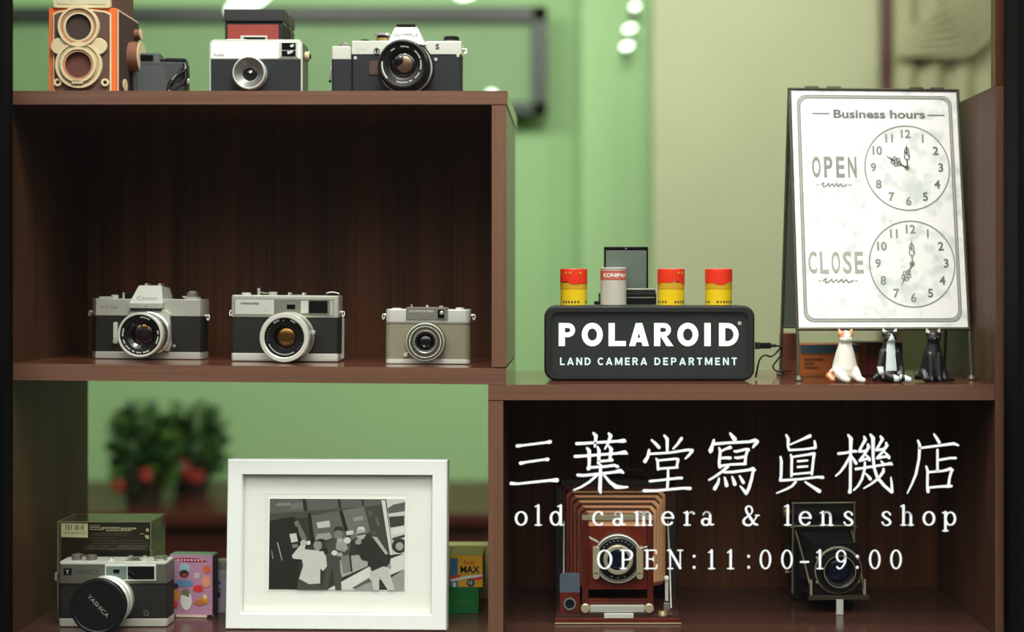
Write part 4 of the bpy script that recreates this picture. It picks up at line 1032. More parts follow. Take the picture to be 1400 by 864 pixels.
# ---- 11. small black folding camera standing on its bed foot
def folding_black():
    y = .10; x = X(1150, y)
    t = thing('folding_camera', 'small black folding camera with nickel edges standing on a metal foot, lower right shelf', 'camera', (x, y, EYE + ZF), rz=math.radians(3))
    ox = -2
    w = 43
    nk = brass
    # body upright at the back: y 92..122
    def body(b):
        b.panel(-w + ox, w + ox, 1, 134, 92, 122, [3, 3, 6, 6], leather, 1)
        b.panel(-w + 4 + ox, w - 4 + ox, 10, 100, 90.5, 93, 2, black_m, .4)
    part(t, 'body', body)
    part(t, 'film_roll_housing', lambda b: (b.lathe([(0, -w + 2), (15, -w + 2), (15, w - 2), (0, w - 2)], (ox, 104, 118), 'x', leather, 36)))
    def edg(b):
        b.tube([(-w + ox, 90, 134.5), (w + ox, 90, 134.5)], .9, nk); b.tube([(-w + 1 + ox, 88, 103), (w - 1 + ox, 88, 103)], .9, nk)
        for s in (-1, 1): b.tube([(s * w + ox, 90, 134), (s * w + ox, 89, 103), (s * w + ox, 91, 60), (s * w + ox, 92, 10)], .9, nk)
        for s in (-1, 1): b.sph((s * w + ox, 89, 134.5), 2, nk, 10, 8); b.sph((s * (w + 2) + ox, 90, 101), 1.4, nk, 10, 8)
    part(t, 'nickel_edge', edg)
    knob_ = part(t, 'winding_key', lambda b: (b.lathe([(0, -w - 11), (7, -w - 11), (8, -w - 9), (8, -w - 3), (3, -w - 3), (3, -w)], (ox, 104, 120), 'x', gold, 24), b.sph((-w - 8 + ox, 104, 122), (3, 6, 12), black_m, 12, 8)))
    part(t, 'finder', lambda b: (b.box(-w - 10 + ox, -w + ox, 98, 116, 60, 74, black_m, 1), ))
    # bellows
    b = MB(); n = 14; rings = []
    for k in range(n + 1):
        f = k / n; s = 2.5 if k % 2 else 0
        hw = 36 - 10 * f - s; zt = 96 - 8 * f - s; zb = 30 + 4 * f + s; yy = 92 - 66 * f
        rings.append([(-hw + ox, yy, zb), (-hw + ox, yy, zt), (hw + ox, yy, zt), (hw + ox, yy, zb)])
    for k in range(n):
        for q in range(4): b.add([rings[k][q], rings[k][(q + 1) % 4], rings[k + 1][(q + 1) % 4], rings[k + 1][q]], [[0, 1, 2, 3]], matblack)
    b.build('bellows', t, sharp=20)
    # bed (drop door) and struts
    part(t, 'bed', lambda b: (b.box(-w + 3, w - 3, 12, 92, 19, 23, black_gl, 1), b.box(-w + 5, w - 5, 12, 90, 23, 24, leather, .3), b.box(-w + 2.5, w - 2.5, 11, 14, 18.6, 24.4, G('worn_edge', (70, 66, 54), .4, .5), .5)))
    for s in (-1, 1):
        part(t, 'bed_strut', lambda b: (b.tube([(s * 39 + ox, 90, 96), (s * 37, 40, 52), (s * 35, 18, 26)], 1.1, nk, 8), b.box(s * 36 - 1.4, s * 36 + 1.4, 16, 22, 24, 44, nk, .4)))
    part(t, 'front_standard', lambda b: (b.panel(-32, 32, 24, 92, 22, 26, 5, black_m, .8),))
    part(t, 'release_pin', lambda b: (b.tube([(-w - 8 + ox, 88, 40), (-w + ox, 90, 40)], 1, nk), b.sph((-w - 9 + ox, 88, 40), 2, nk, 10, 8)))
    c = (0, 24, 57)
    def sh(b):
        b.lathe([(0, 0), (31, 0), (31.5, 1), (31.5, 8), (30, 9.5), (24, 10), (23.5, 8)], c, '-y', black_m, 56)
        b.lathe([(31.6, 7.6), (31.8, 8.4), (31, 9.6), (30.4, 9.9)], c, '-y', brass, 56)
        ticks(b, c, 29.8, 10.2, silver_br, 34, 30, 150, .35, 2.4)
        for a in (150, 210, 30, -30): b.sph((32 * math.cos(math.radians(a)), 18, 57 + 32 * math.sin(math.radians(a))), 2.2, nk, 10, 8)
    s_ = part(t, 'shutter', sh)
    part(s_, 'lens_ring', lambda b: (b.lathe([(23.5, 8), (22, 9), (22, 16), (20.5, 18), (19, 17), (17, 14), (15.5, 12)], c, '-y', black_m, 48), b.ring(c, 21.4, .9, '-y', brass, .8, 17.2), ticks(b, c, 18.6, 16.4, engr, 14, 200, 340, .35, 1)))
    glassdome(s_, c, 15.8, 9, 4, bluelens)
    part(t, 'support_foot', lambda b: (b.box(-4.6, 4.6, 6, 9, .3, 20, silver_br, .6), b.box(-4.6, 4.6, 6, 14, .2, 1.6, silver_br, .4)))
folding_black()
# ------------------------------------------------------------------ lit shop sign
def box_sign():
    y = .06; x = X(888, y)
    t = thing('lightbox_sign', 'black rounded lightbox sign with white brand lettering on the right-hand shelf', 'sign', (x, y, EYE + ZR))
    w, h = 135.5, 97
    shell = G('black_plastic_shell', (34, 37, 37), .42, 0, .1, 300)
    def hs(b):
        P = MB.rr(-w, w, .6, h, 15, 8); Q = MB.rr(-w + 8.5, w - 8.5, 8, h - 8, 9, 8); n = len(P)
        vs = [(p[0], 3, p[1]) for p in P] + [(p[0], 62, p[1]) for p in P]
        P2 = MB.rr(-w + 2.5, w - 2.5, 3, h - 2.5, 13, 8)
        vs += [(p[0], 0, p[1]) for p in P2] + [(p[0], 0, p[1]) for p in Q] + [(p[0], 5, p[1]) for p in Q]
        fs = []
        for i in range(n):
            j = (i + 1) % n
            fs += [[i, j, n + j, n + i], [2 * n + i, 2 * n + j, j, i], [3 * n + i, 3 * n + j, 2 * n + j, 2 * n + i], [4 * n + i, 4 * n + j, 3 * n + j, 3 * n + i]]
        fs.append([n + i for i in range(n)])
        b.add(vs, fs, shell)
    part(t, 'housing', hs)
    face = mat('sign_face', (44, 48, 48), .3, 0, .12, 8, emit=(90, 98, 96), estr=.035)
    lit = mat('lit_lettering', (240, 246, 240), .4, emit=(236, 246, 238), estr=.4)
    lit2 = mat('lit_lettering_cool', (210, 232, 236), .4, emit=(186, 226, 232), estr=.3)
    part(t, 'face_panel', lambda b: b.panel(-w + 8, w - 8, 7.5, h - 7.5, 4, 6, 9, face))
    k = 97 / 400.0                                 # crop pixels -> mm
    def pos(u): return (u - 660) * k
    def posz(v): return (790 - v) * k
    H_ = (605 - 482) * k; z0 = posz(605)
    b = MB(); pl0 = 3.7
    def at(x0, sx): return lambda u, v: (x0 + u * H_ * sx, pl0, z0 + v * H_)
    def R(pl, a, b_, c, d): b.poly([(a, b_), (c, b_), (c, d), (a, d)], pl, lit)
    def bowl(pl, cx, cy, rx, ry, x0, wd):
        P = [(x0, cy + ry)] + arc(cx, cy, rx, ry, 90, -90, 14) + [(x0, cy - ry)]
        b.strip(P, wd, pl, lit)
    pl = at(pos(178), 1.0); R(pl, 0, 0, .27, 1); bowl(pl, .40, .69, .205, .20, .2, .21)
    for u0 in (300, 808):
        pl = at(pos(u0), 1.0); b.strip(arc(.46, .5, .33, .385, 0, 352, 32), .25, pl, lit, closed=True)
    pl = at(pos(443), 1.0); R(pl, 0, 0, .27, 1); R(pl, 0, 0, .75, .22)
    pl = at(pos(552), 1.0); b.poly([(0, 0), (.27, 0), (.55, 1), (.29, 1)], pl, lit); b.poly([(.86, 0), (.585, 0), (.31, 1), (.57, 1)], pl, lit); R(pl, .2, .17, .66, .36)
    pl = at(pos(685), 1.0); R(pl, 0, 0, .27, 1); bowl(pl, .42, .70, .205, .195, .2, .21); b.poly([(.27, .44), (.53, .44), (.84, 0), (.54, 0)], pl, lit)
    pl = at(pos(952), 1.0); R(pl, 0, 0, .28, 1)
    pl = at(pos(1030), 1.0); R(pl, 0, 0, .27, 1); bowl(pl, .37, .5, .37, .39, .2, .22)
    b.strip(arc(pos(1140), posz(483), 1.9, 1.9, 0, 345, 16), .5, front(3.7), lit, closed=True)
    b.text('R', front(3.7), pos(1140), posz(483) - 1, 2, lit)
    b.build('lettering', t)
    b = MB()
    h2 = (706 - 666) * k; wd = .2
    SG = {'L': [[(.1, 1), (.1, 0)], [(0, .1), (.62, .1)]], 'A': [[(.09, 0), (.44, .97)], [(.79, 0), (.44, .97)], [(.2, .27), (.68, .27)]],
          'N': [[(.1, 0), (.1, 1)], [(.7, 0), (.7, 1)], [(.12, .96), (.68, .04)]], 'D': [[(.1, 0), (.1, 1)], [(.1, .9), (.34, .9)] + arc(.34, .5, .36, .4, 90, -90, 12) + [(.1, .1)]],
          'C': [arc(.44, .5, .35, .41, 45, 315, 18)], 'M': [[(.1, 0), (.1, 1)], [(.9, 0), (.9, 1)], [(.14, .96), (.5, .1)], [(.86, .96), (.5, .1)]],
          'E': [[(.1, 0), (.1, 1)], [(.1, .9), (.64, .9)], [(.1, .5), (.58, .5)], [(.1, .1), (.66, .1)]],
          'R': [[(.1, 0), (.1, 1)], [(.1, .9), (.42, .9)] + arc(.42, .7, .2, .2, 90, -90, 10) + [(.1, .5)], [(.38, .48), (.66, 0)]],
          'P': [[(.1, 0), (.1, 1)], [(.1, .9), (.42, .9)] + arc(.42, .68, .22, .22, 90, -90, 10) + [(.1, .46)]], 'T': [[(.34, 0), (.34, 1)], [(0, .9), (.68, .9)]]}
    SW = {'L': .62, 'A': .88, 'N': .8, 'D': .8, 'C': .76, 'M': 1.0, 'E': .66, 'R': .74, 'P': .74, 'T': .68}
    for (s, u0, u1) in (('LAND', 185, 348), ('CAMERA', 385, 648), ('DEPARTMENT', 687, 1125)):
        tot = (u1 - u0) * k; nat = sum(SW[c] for c in s) * h2; gap = (tot - nat) / (len(s) - 1); x_ = pos(u0)
        for ch in s:
            for st in SG[ch]: b.strip([(x_ + p[0] * h2, posz(706) + p[1] * h2) for p in st], wd * h2, front(3.7), lit2)
            x_ += SW[ch] * h2 + gap
    b.build('lettering', t)
box_sign()

def plug_cable():
    t = thing('power_cable', 'thin black power cable with plug at the right side of the lightbox sign', 'cable', W(1033, 473, .09))
    def fn(b):
        b.box(-.5, 6, -5, 5, -4, 5, shell_, 1); b.box(6, 20, -4, 4, -3.4, 4.4, black_m, 1); b.cyl((20, 0, .5), 2.2, 7, 'x', black_m, seg=14)
    shell_ = G('black_plastic_shell', (34, 37, 37), .42)
    part(t, 'plug', fn)
    part(t, 'cord', lambda b: (b.tube(smooth([(26, 0, .5), (32, 2, -1), (36, 10, -8), (36, 30, -16), (30, 50, -30), (40, 70, -38), (60, 80, -38)], 5), 1.1, black, 8),
                               b.tube(smooth([(1, 6, -41), (1.5, 0, -34), (5, -2, -18), (12, 0, -12), (20, 2, -14), (27, 4, -10), (33, 6, -3), (38, 14, -4)], 5), 1.2, black, 8)))
plug_cable()

# ------------------------------------------------------------------ film canisters on the sign
redm = mat('canister_red', (226, 52, 26), .35, 0, .03); yel = mat('canister_yellow', (232, 196, 24), .35, 0, .03); och = mat('canister_ochre', (202, 156, 30), .45, 0, .1)
TOPZ = ZR + .0972
def canister(px, rz_, label):
    y = .088
    t = thing('film_canister', label, 'film canister', (X(px, y), y, EYE + TOPZ), rz=rz_, group='red and yellow film canisters on the sign')
    r = 17.3
    part(t, 'canister', lambda b: (b.lathe([(0, .3), (r, .3), (r, 21)], (0, 0, 0), 'z', yel, 40), b.lathe([(r, 21), (r + .3, 21.4), (r + .1, 28), (r + .3, 29.5)], (0, 0, 0), 'z', och, 40)))
    def lid(b):
        n = 48; vs, fs = [], []
        for k in range(n):
            a = 2 * PI * k / n; z0 = 29 + 2.6 * math.sin(a * 2 + .6) * .6 + 1.0 * math.sin(a * 5)
            for (q, z) in ((r + .5, z0), (r + .5, 46), (r - .4, 47.4), (0, 47.6)): vs.append((q * math.cos(a), q * math.sin(a), z))
        for k in range(n):
            for i in range(3): fs.append([4 * k + i, 4 * ((k + 1) % n) + i, 4 * ((k + 1) % n) + i + 1, 4 * k + i + 1])
        b.add(vs, fs, redm)
        for dx, wd in ((-.6, .22), (-.25, .3), (.5, .22)):
            a0 = -PI / 2 + dx; cyl = lambda u, v: ((r + .6) * math.cos(a0 + u / r), (r + .6) * math.sin(a0 + u / r), v)
            b.poly([(-1.6, 41), (1.6, 41), (1.6, 43.6), (-1.6, 43.6)], cyl, och)
    part(t, 'lid', lid)
    def pr(b):
        for k in range(26):
            a0 = k / 26 * 2 * PI
            if k % 8 > 5: continue
            cyl = lambda u, v: ((r + .12) * math.cos(a0 + u / r), (r + .12) * math.sin(a0 + u / r), v)
            b.poly([(-1.2, 3), (1.2, 3), (1.2, 5.6), (-1.2, 5.6)], cyl, dark_engr)
            b.poly([(-.4, 5.6), (.6, 5.6), (.6, 6.2), (-.4, 6.2)], cyl, dark_engr)
    part(t, 'print', pr)
canister(784.4, 0, 'red and yellow film canister at the left end of the lightbox sign')
canister(917.4, 1.1, 'red and yellow film canister right of the raised black camera lid')
canister(982.4, 2.6, 'red and yellow film canister farthest right on the lightbox sign')
def white_can():
    y = .086
    t = thing('film_canister', 'white film canister with red lettered band in front of the raised black lid', 'film canister', (X(838.6, y), y, EYE + TOPZ))
    r = 17; wc = G('white_tin', (214, 212, 202), .3, .3, .05, 60)
    part(t, 'canister', lambda b: (b.lathe([(0, .3), (r, .3), (r + .3, 1.5), (r, 2.5), (r, 47), (r + .4, 47.3), (r + .4, 48.6), (r - 1.5, 49.4), (0, 49.4)], (0, 0, 0), 'z', wc, 40)))
    def band(b):
        b.lathe([(r + .15, 33), (r + .15, 35)], (0, 0, 0), 'z', G('rust_red', (196, 84, 60), .4), 40)
        b.lathe([(r + .15, 43.5), (r + .15, 45)], (0, 0, 0), 'z', M['rust_red'], 40)
        b.lathe([(r + .12, 35.6), (r + .12, 43)], (0, 0, 0), 'z', M['rust_red'], 40)
        b.text('KONIPAN', lambda u, v: ((r + .35) * math.cos(-PI / 2 + u / r), (r + .35) * math.sin(-PI / 2 + u / r), v), 2.5, 36.8, 4.8, white, 34, bold=.03)
    part(t, 'band', band)
white_can()
def popup():
    y = .102
    t = thing('folding_camera', 'black folding camera with raised square lid behind the canisters on the sign', 'camera', (X(858, y), y, EYE + TOPZ))
    part(t, 'body', lambda b: (b.box(-38, 38, 0, 17, .4, 16, black_m, 1.5), b.box(-20, 37, 1, 16, 15.5, 20, matblack, 1), b.box(-44, -36, 3, 14, .4, 5, black_m, .5)))
    part(t, 'hinge', lambda b: (b.tube([(-18, 4, 20.5), (36, 4, 20.5)], 1.6, silver_dk), b.box(-37, 36, -1, 0.4, 9, 10.6, silver_dk)))
    part(t, 'lid', lambda b: (b.box(-31, 27.5, 5, 9, 18, 77, black_gl, 1.4), b.box(-28.5, 25, 3.8, 5.4, 20.5, 72, G('grey_green_panel', (104, 116, 108), .3, .2, .1, 60), .3), b.cyl((-2, 5, 74.4), .9, .6, '-y', silver, seg=10)))  # semi-gloss grey-green sheet inside the lid
popup()

# ------------------------------------------------------------------ business hours A-frame
def aframe():
    yaw = math.radians(4)
    o = (.2895, .062, EYE + ZR)
    t = thing('a_frame_sign', 'white metal tabletop A-frame sign with two clock faces showing business hours', 'sign', o, rz=yaw)
    Wd, zb, zt, lean, half = 228, 66.5, 383, 0, 54
    met = G('blotchy_dark_metal', (92, 88, 74), .45, .6, .3, 120)
    gal = bpy.data.materials.new('galvanised_white'); gal.use_nodes = True
    nt = gal.node_tree; pb = nt.nodes['Principled BSDF']; tc = nt.nodes.new('ShaderNodeTexCoord'); nz = nt.nodes.new('ShaderNodeTexNoise'); nz.inputs['Scale'].default_value = 45; nz.inputs['Detail'].default_value = 4
    cr = nt.nodes.new('ShaderNodeValToRGB'); cr.color_ramp.elements[0].position = .34; cr.color_ramp.elements[0].color = lin((222, 228, 230)); cr.color_ramp.elements[1].position = .5; cr.color_ramp.elements[1].color = lin((254, 254, 254))
    nt.links.new(tc.outputs['Object'], nz.inputs['Vector']); nt.links.new(nz.outputs['Fac'], cr.inputs['Fac']); nt.links.new(cr.outputs['Color'], pb.inputs['Base Color']); pb.inputs['Roughness'].default_value = .4; pb.inputs['Metallic'].default_value = .0
    pb.inputs['Coat Weight'].default_value = .5; pb.inputs['Coat Roughness'].default_value = .3
    dgn = G('back_panel_paint', (88, 98, 92), .5, 0, .15, 60)
    Lh = math.hypot(half, zt)
    def depth(z): return half * z / zt                       # front frame leans back to the apex
    def pane(side, off):
        s = 1
        def f(u, v):                                          # u from left, v from the top edge, mm
            z = zt - v * zt / Lh; y = depth(z) if side == 'f' else 2 * half - depth(z)
            return (u, y + off, z)
        return f
    vb = (zt - zb) * Lh / zt
    pf = pane('f', -1)
    def sheet(side, m, d0, d1):
        def fn(b):
            P = pane(side, d0); Q = pane(side, d1)
            c = [(0, 0), (Wd, 0), (Wd, vb), (0, vb)]
            b.add([P(*q) for q in c] + [Q(*q) for q in c], [[0, 1, 2, 3], [7, 6, 5, 4], [0, 4, 5, 1], [1, 5, 6, 2], [2, 6, 7, 3], [3, 7, 4, 0]], m)
        return fn
    fp = part(t, 'front_panel', sheet('f', gal, -.6, .8))
    part(t, 'rear_panel', sheet('r', dgn, -.8, .6))
    def legs(side):
        for xx in (0, Wd):
            def fn(b):
                q = pane(side, 0); bot = Lh - 4
                b.tube([q(xx, -2), q(xx, vb), q(xx, bot)], [2.4, 2.2, 2.2], met, 10)
                p = q(xx, bot); b.lathe([(0, 0.3), (5.6, .3), (6, 2), (4.5, 5), (2.6, 7), (0, 7)], (p[0], p[1], 0), 'z', met, 20)
            part(t, 'leg', fn)
    legs('f'); legs('r')
    part(t, 'cross_rail', lambda b: (b.tube([pf(0, vb), pf(Wd, vb)], 2.2, met, 8), b.tube([pf(0, -1), pf(Wd, -1)], 1.8, met, 8)))
    q = pane('r', 0)
    part(t, 'cross_rail', lambda b: (b.tube([q(0, vb), q(Wd, vb)], 2, met, 8)))
    for u in (30, 60, 172, 200):
        part(t, 'hinge', lambda b: b.lathe([(0, -9), (2.6, -9), (2.6, 9), (0, 9)], (u, half, zt + 2.4), 'x', met, 14))
    # marks
    g1 = G('sign_grey_paint', (146, 151, 146), .6, 0, .25, 500); g2 = G('sign_dark_grey_paint', (116, 121, 118), .6, 0, .3, 600); g0 = G('sign_pale_grey_paint', (172, 175, 164), .6, 0, .25, 400)
    P = pane('f', -.85)
    pl = lambda u, v: P(u, -v)                                # v upward from the top edge (negative)
    def fr(b):
        for ins, wd, m in ((11, 3.6, g0), (9.6, .9, g2), (13.2, 1.0, g2)):
            b.strip(MB.rr(ins, Wd - ins, -vb + ins, -ins + 2, 13 - ins * .1), wd, pl, m, closed=True)
    part(fp, 'printed_border', fr)
    def wr(b):
        k = Wd / 230.5
        b.text('Business hours', pl, Wd * .5 + 6, -38, 11, g2, 124, bold=.03)
        b.stroke([(30, -32.5), (52, -32.5)], pl, g2, 1.6); b.stroke([(186, -33.5), (208, -33.5)], pl, g2, 1.6)
        for i, ch in enumerate('OPEN'): b.text(ch, pl, 32.5 + i * 16, -118, 27, g1, 11.5, bold=.025)
        for i, ch in enumerate('CLOSE'): b.text(ch, pl, 23 + i * 15.4, -246, 28, g0, 11.5, bold=.02)
        for (zz, xc, wd) in ((-129, 55, 34), (-256.5, 56, 40)):
            b.stroke([(xc - wd / 2 - 6, zz), (xc - wd / 2 - 3, zz)], pl, g1, 1); b.stroke([(xc + wd / 2 + 3, zz), (xc + wd / 2 + 6, zz)], pl, g1, 1)
            b.stroke(smooth([(xc - wd / 2, zz), (xc - wd * .4, zz + 3), (xc - wd * .42, zz - 2.5), (xc - wd * .3, zz - 1), (xc - wd * .2, zz + 2), (xc - wd * .18, zz - 2), (xc - wd * .05, zz + 1.6), (xc, zz - 2), (xc + wd * .12, zz + 2), (xc + wd * .16, zz - 2), (xc + wd * .28, zz + 1.5), (xc + wd * .34, zz - 2), (xc + wd * .5, zz + .6)], 3), pl, g2, 1.2)
    part(fp, 'printed_words', wr)
    def clock(cu, cv, hour, minute, mm):
        R_ = 57
        def fn(b):
            b.strip(arc(cu, cv, R_, R_, 0, 354, 60), 1.6, pl, g1, closed=True)
            for n in range(1, 13):
                a = math.radians(90 - 30 * n); b.text(str(n), pl, cu + 45.5 * math.cos(a), cv + 45.5 * math.sin(a) - 4.6, 11, g2 if n in (2, 3, 4, 5) else g1, bold=.03)
            b.disc(cu, cv, 3.6, pl, G('clock_pin', (170, 160, 120), .4, .3))
        part(fp, 'clock_face', fn)
        P2 = pane('f', -1.6); pl2 = lambda u, v: P2(u, -v)
        for (ang, L, kind) in ((90 - 30 * hour, 34, 1), (90 - 6 * minute, 34, 0)):
            def hand(b):
                a = math.radians(ang); ca, sa = math.cos(a), math.sin(a)
                q = lambda d, s: (cu + d * ca - s * sa, cv + d * sa + s * ca)
                b.strip([q(0, 0), q(L * .35, 0)], 1.6, pl2, mm)
                if kind:
                    for (d, s) in ((16, 3.4), (16, -3.4), (21, 2.6), (21, -2.6), (12, 0)): b.strip([(q(d, s)[0] + 2.3 * math.cos(t2), q(d, s)[1] + 2.3 * math.sin(t2)) for t2 in [k / 10 * 2 * PI for k in range(10)]], 1.1, pl2, mm, closed=True)
                else: b.strip([q(10, 0), q(14, 3.4), q(24, 2.8), q(L * .86, 0), q(24, -2.8), q(14, -3.4)], 1.2, pl2, mm, closed=True); b.strip([q(15, -3), q(22, 2.4)], .8, pl2, mm)
                b.poly([q(20, 1.2), q(20, -1.2), q(L, 0)], pl2, mm)
            part(fp, 'clock_hand', hand)
    clock(Wd * .678, -105.5, 10, 0, G('hand_dark', (76, 80, 76), .5)); clock(Wd * .682, -234, 7, 0, G('hand_pale', (128, 134, 120), .5))
aframe()

# ------------------------------------------------------------------ ceramic cats
def blob(caps, voxel=.9):
    """one continuous surface from tapered capsules (mm)"""
    U, V = 16, 10; vs, fs = [], []
    unit = [(math.sin(PI * j / V) * math.cos(2 * PI * i / U), math.sin(PI * j / V) * math.sin(2 * PI * i / U), math.cos(PI * j / V)) for j in range(1, V) for i in range(U)]
    for (p0, r0, p1, r1) in caps:
        p0, p1 = Vector(p0), Vector(p1); n = max(1, int((p1 - p0).length / 1.2))
        for k in range(n + 1):
            c = p0.lerp(p1, k / n); r = r0 + (r1 - r0) * k / n; o = len(vs)
            vs += [(c.x + r * q[0], c.y + r * q[1], c.z + r * q[2]) for q in unit] + [(c.x, c.y, c.z + r), (c.x, c.y, c.z - r)]
            for j in range(V - 2):
                for i in range(U):
                    a = o + j * U + i; a2 = o + j * U + (i + 1) % U; fs.append((a, a + U, a2 + U, a2))
            top, bot, L = o + len(unit), o + len(unit) + 1, o + (V - 2) * U
            for i in range(U): fs.append((top, o + i, o + (i + 1) % U)); fs.append((bot, L + (i + 1) % U, L + i))
            if (p1 - p0).length < .01: break
    me = bpy.data.meshes.new('b'); me.from_pydata(vs, [], fs)
    ob = bpy.data.objects.new('b', me); COL.objects.link(ob)
    m = ob.modifiers.new('r', 'REMESH'); m.mode = 'VOXEL'; m.voxel_size = voxel
    s = ob.modifiers.new('s', 'SMOOTH'); s.iterations = 5; s.factor = .5
    bpy.context.view_layer.update()
    out = bpy.data.meshes.new_from_object(ob.evaluated_get(bpy.context.evaluated_depsgraph_get()))
    bpy.data.objects.remove(ob); bpy.data.meshes.remove(me); return out
def cat(name_label, px, y, caps, paint, mats_, rz=0, eyes=None, nose=None, s=1.0):
    t = thing('cat_figurine', name_label, 'cat figurine', (X(px, y), y, EYE + ZR), rz=rz, group='ceramic cats on the right shelf')
    me = blob(caps); z0 = min(v.co.z for v in me.vertices)
    for v in me.vertices: v.co = Vector((v.co.x, v.co.y, max(v.co.z - 0, .3))) * .001 * s
    for m in mats_: me.materials.append(m)
    for p in me.polygons:
        c = p.center / (.001 * s); p.material_index = paint(c.x, c.y, c.z); p.use_smooth = True
    me.name = 'body'
    o = bpy.data.objects.new('body', me); COL.objects.link(o); o.parent = t
    for (e, m) in (eyes or []):
        b = MB(.001 * s); b.sph(e, (1.1, .7, .7), m, 12, 8); b.build('eye', t)
    if nose: b = MB(.001 * s); b.sph(nose[0], (.9, .7, .6), nose[1], 12, 8); b.build('nose', t)
    return t
cw_ = G('glazed_white', (238, 236, 226), .2, 0, .03, coat=.5); co_ = G('glazed_orange', (214, 140, 92), .22, 0, .15, 200, coat=.5); ck_ = G('glazed_black', (20, 21, 25), .42, 0, .1, coat=.1)
cp_ = G('glazed_pale_pink', (226, 196, 176), .3); cbw = G('glazed_blue_white', (214, 226, 228), .2, coat=.5); ceye = G('eye_green', (150, 160, 90), .2); cdark = G('eye_dark', (50, 44, 36), .2)
head = [((0, -1, 57.5), 8.6, (0, 0, 56), 8.4), ((-3.4, -4, 55), 5, (3.4, -4, 55), 5), ((0, -7, 54.5), 3.6, (0, -8.4, 54.2), 2.8),
        ((-6.6, 0, 61), 3.6, (-8.4, 1, 68), .9), ((6.6, 0, 61), 3.6, (8.4, 1, 68), .9), ((-5.2, 0, 62), 3, (-7.6, 1, 67), .9), ((5.2, 0, 62), 3, (7.6, 1, 67), .9)]
ears = lambda x, z: z > 62.5 and abs(x) > 4
cat('white ceramic cat with orange ears, leftmost of the three under the A-frame sign', 1156, .042,
    head + [((0, 1, 48), 8, (0, 3, 34), 12.5), ((0, 3, 34), 12.5, (0, 5, 17), 16.5), ((0, 5, 17), 16.5, (0, 5, 13), 16), ((-10, -1, 14), 8, (-4, -12, 5), 4.6), ((-4, -12, 5), 4.6, (-1, -17, 4), 4),
            ((10, -1, 14), 8, (15, -12, 4.6), 4.4), ((15, -12, 4.6), 4.4, (19, -16, 3.6), 3.6), ((-14, 4, 12), 6, (-21, 2, 8), 4), ((-21, 2, 8), 4, (-17, -4, 3.5), 3.2)],
    lambda x, y, z: 1 if (ears(x, z) or (z > 56 and y > -8 and (x < -2.2 or x > 5) and z > 57) or (x < -15.5 and z < 14)) else 0, [cw_, co_],
    eyes=[((-3, -8.2, 58), cdark), ((3, -8.2, 58), cdark)], nose=((0, -11, 55.6), cp_))
cat('black and white ceramic cat sitting upright, middle of the three under the A-frame sign', 1216.5, .045,
    head + [((0, 1, 48), 8, (0, 3, 34), 11.5), ((0, 3, 34), 11.5, (0, 5, 17), 15), ((0, 5, 17), 15, (0, 5, 12), 15), ((-9, -2, 38), 5, (-14, -6, 20), 4.2), ((-14, -6, 20), 4.2, (-13, -9, 13), 3.8),
            ((9, -1, 38), 5, (13, -2, 20), 4.4), ((13, -2, 20), 4.4, (14, -6, 12), 3.6), ((-7, -2, 10), 7, (1, -13, 6), 5), ((1, -13, 6), 5, (5, -16, 5), 4.4), ((9, -1, 10), 7, (17, -12, 5), 4.4), ((17, -12, 5), 4.4, (21, -15, 4), 3.8),
            ((-14, 6, 7), 5, (-19, 3, 4), 3.4)],
    lambda x, y, z: 0 if ((abs(x) < 6.6 - (z - 20) * .05 and y < -3 and 15 < z < 50) or (abs(x - .3) < 1.2 + (60 - z) * .5 and y < -4 and 50 <= z < 62) or (z > 64.5 and abs(x) > 4) or (x < -9.5 and z < 20 and y < -6) or (1 < x < 12 and z < 11 and y < -11) or (x > 15.5 and z < 10 and y < -8)) else 1, [cbw, ck_],
    eyes=[((-3.2, -8.2, 58), ceye), ((3.2, -8.2, 58), ceye)], nose=((0, -11, 55.6), cp_))
cat('black ceramic cat with curled tail, rightmost of the three under the A-frame sign', 1276, .05,
    head + [((0, 1, 48), 8, (0, 3, 34), 12), ((0, 3, 34), 12, (0, 5, 16), 15.5), ((0, 5, 16), 15.5, (0, 5, 13), 15), ((-5, -4, 34), 5, (-5, -10, 4), 3.8), ((-5, -10, 4), 3.8, (-5, -13, 3), 3.2), ((5, -4, 34), 5, (5, -10, 4), 3.8), ((5, -10, 4), 3.8, (5, -13, 3), 3.2),
            ((-11, 1, 10), 8, (-12, -8, 4), 4), ((11, 1, 10), 8, (13, -7, 4), 4), ((13, -7, 4), 4, (20, -6, 3.2), 3), ((20, -6, 3.2), 3, (25, -4, 2.8), 2.2), ((-14, 6, 6), 4, (-21, 2, 5), 3), ((-21, 2, 5), 3, (-22, -2, 8), 2.4)],
    lambda x, y, z: 1 if (z > 63 and abs(x) > 5.4 and y < 2) else 0, [ck_, G('glazed_grey', (170, 168, 160), .3)],
    eyes=[((-3.2, -8.4, 58), G('eye_yellow', (170, 160, 90), .2)), ((3.2, -8.4, 58), M['eye_yellow'])], nose=((0, -11, 55.6), ck_))

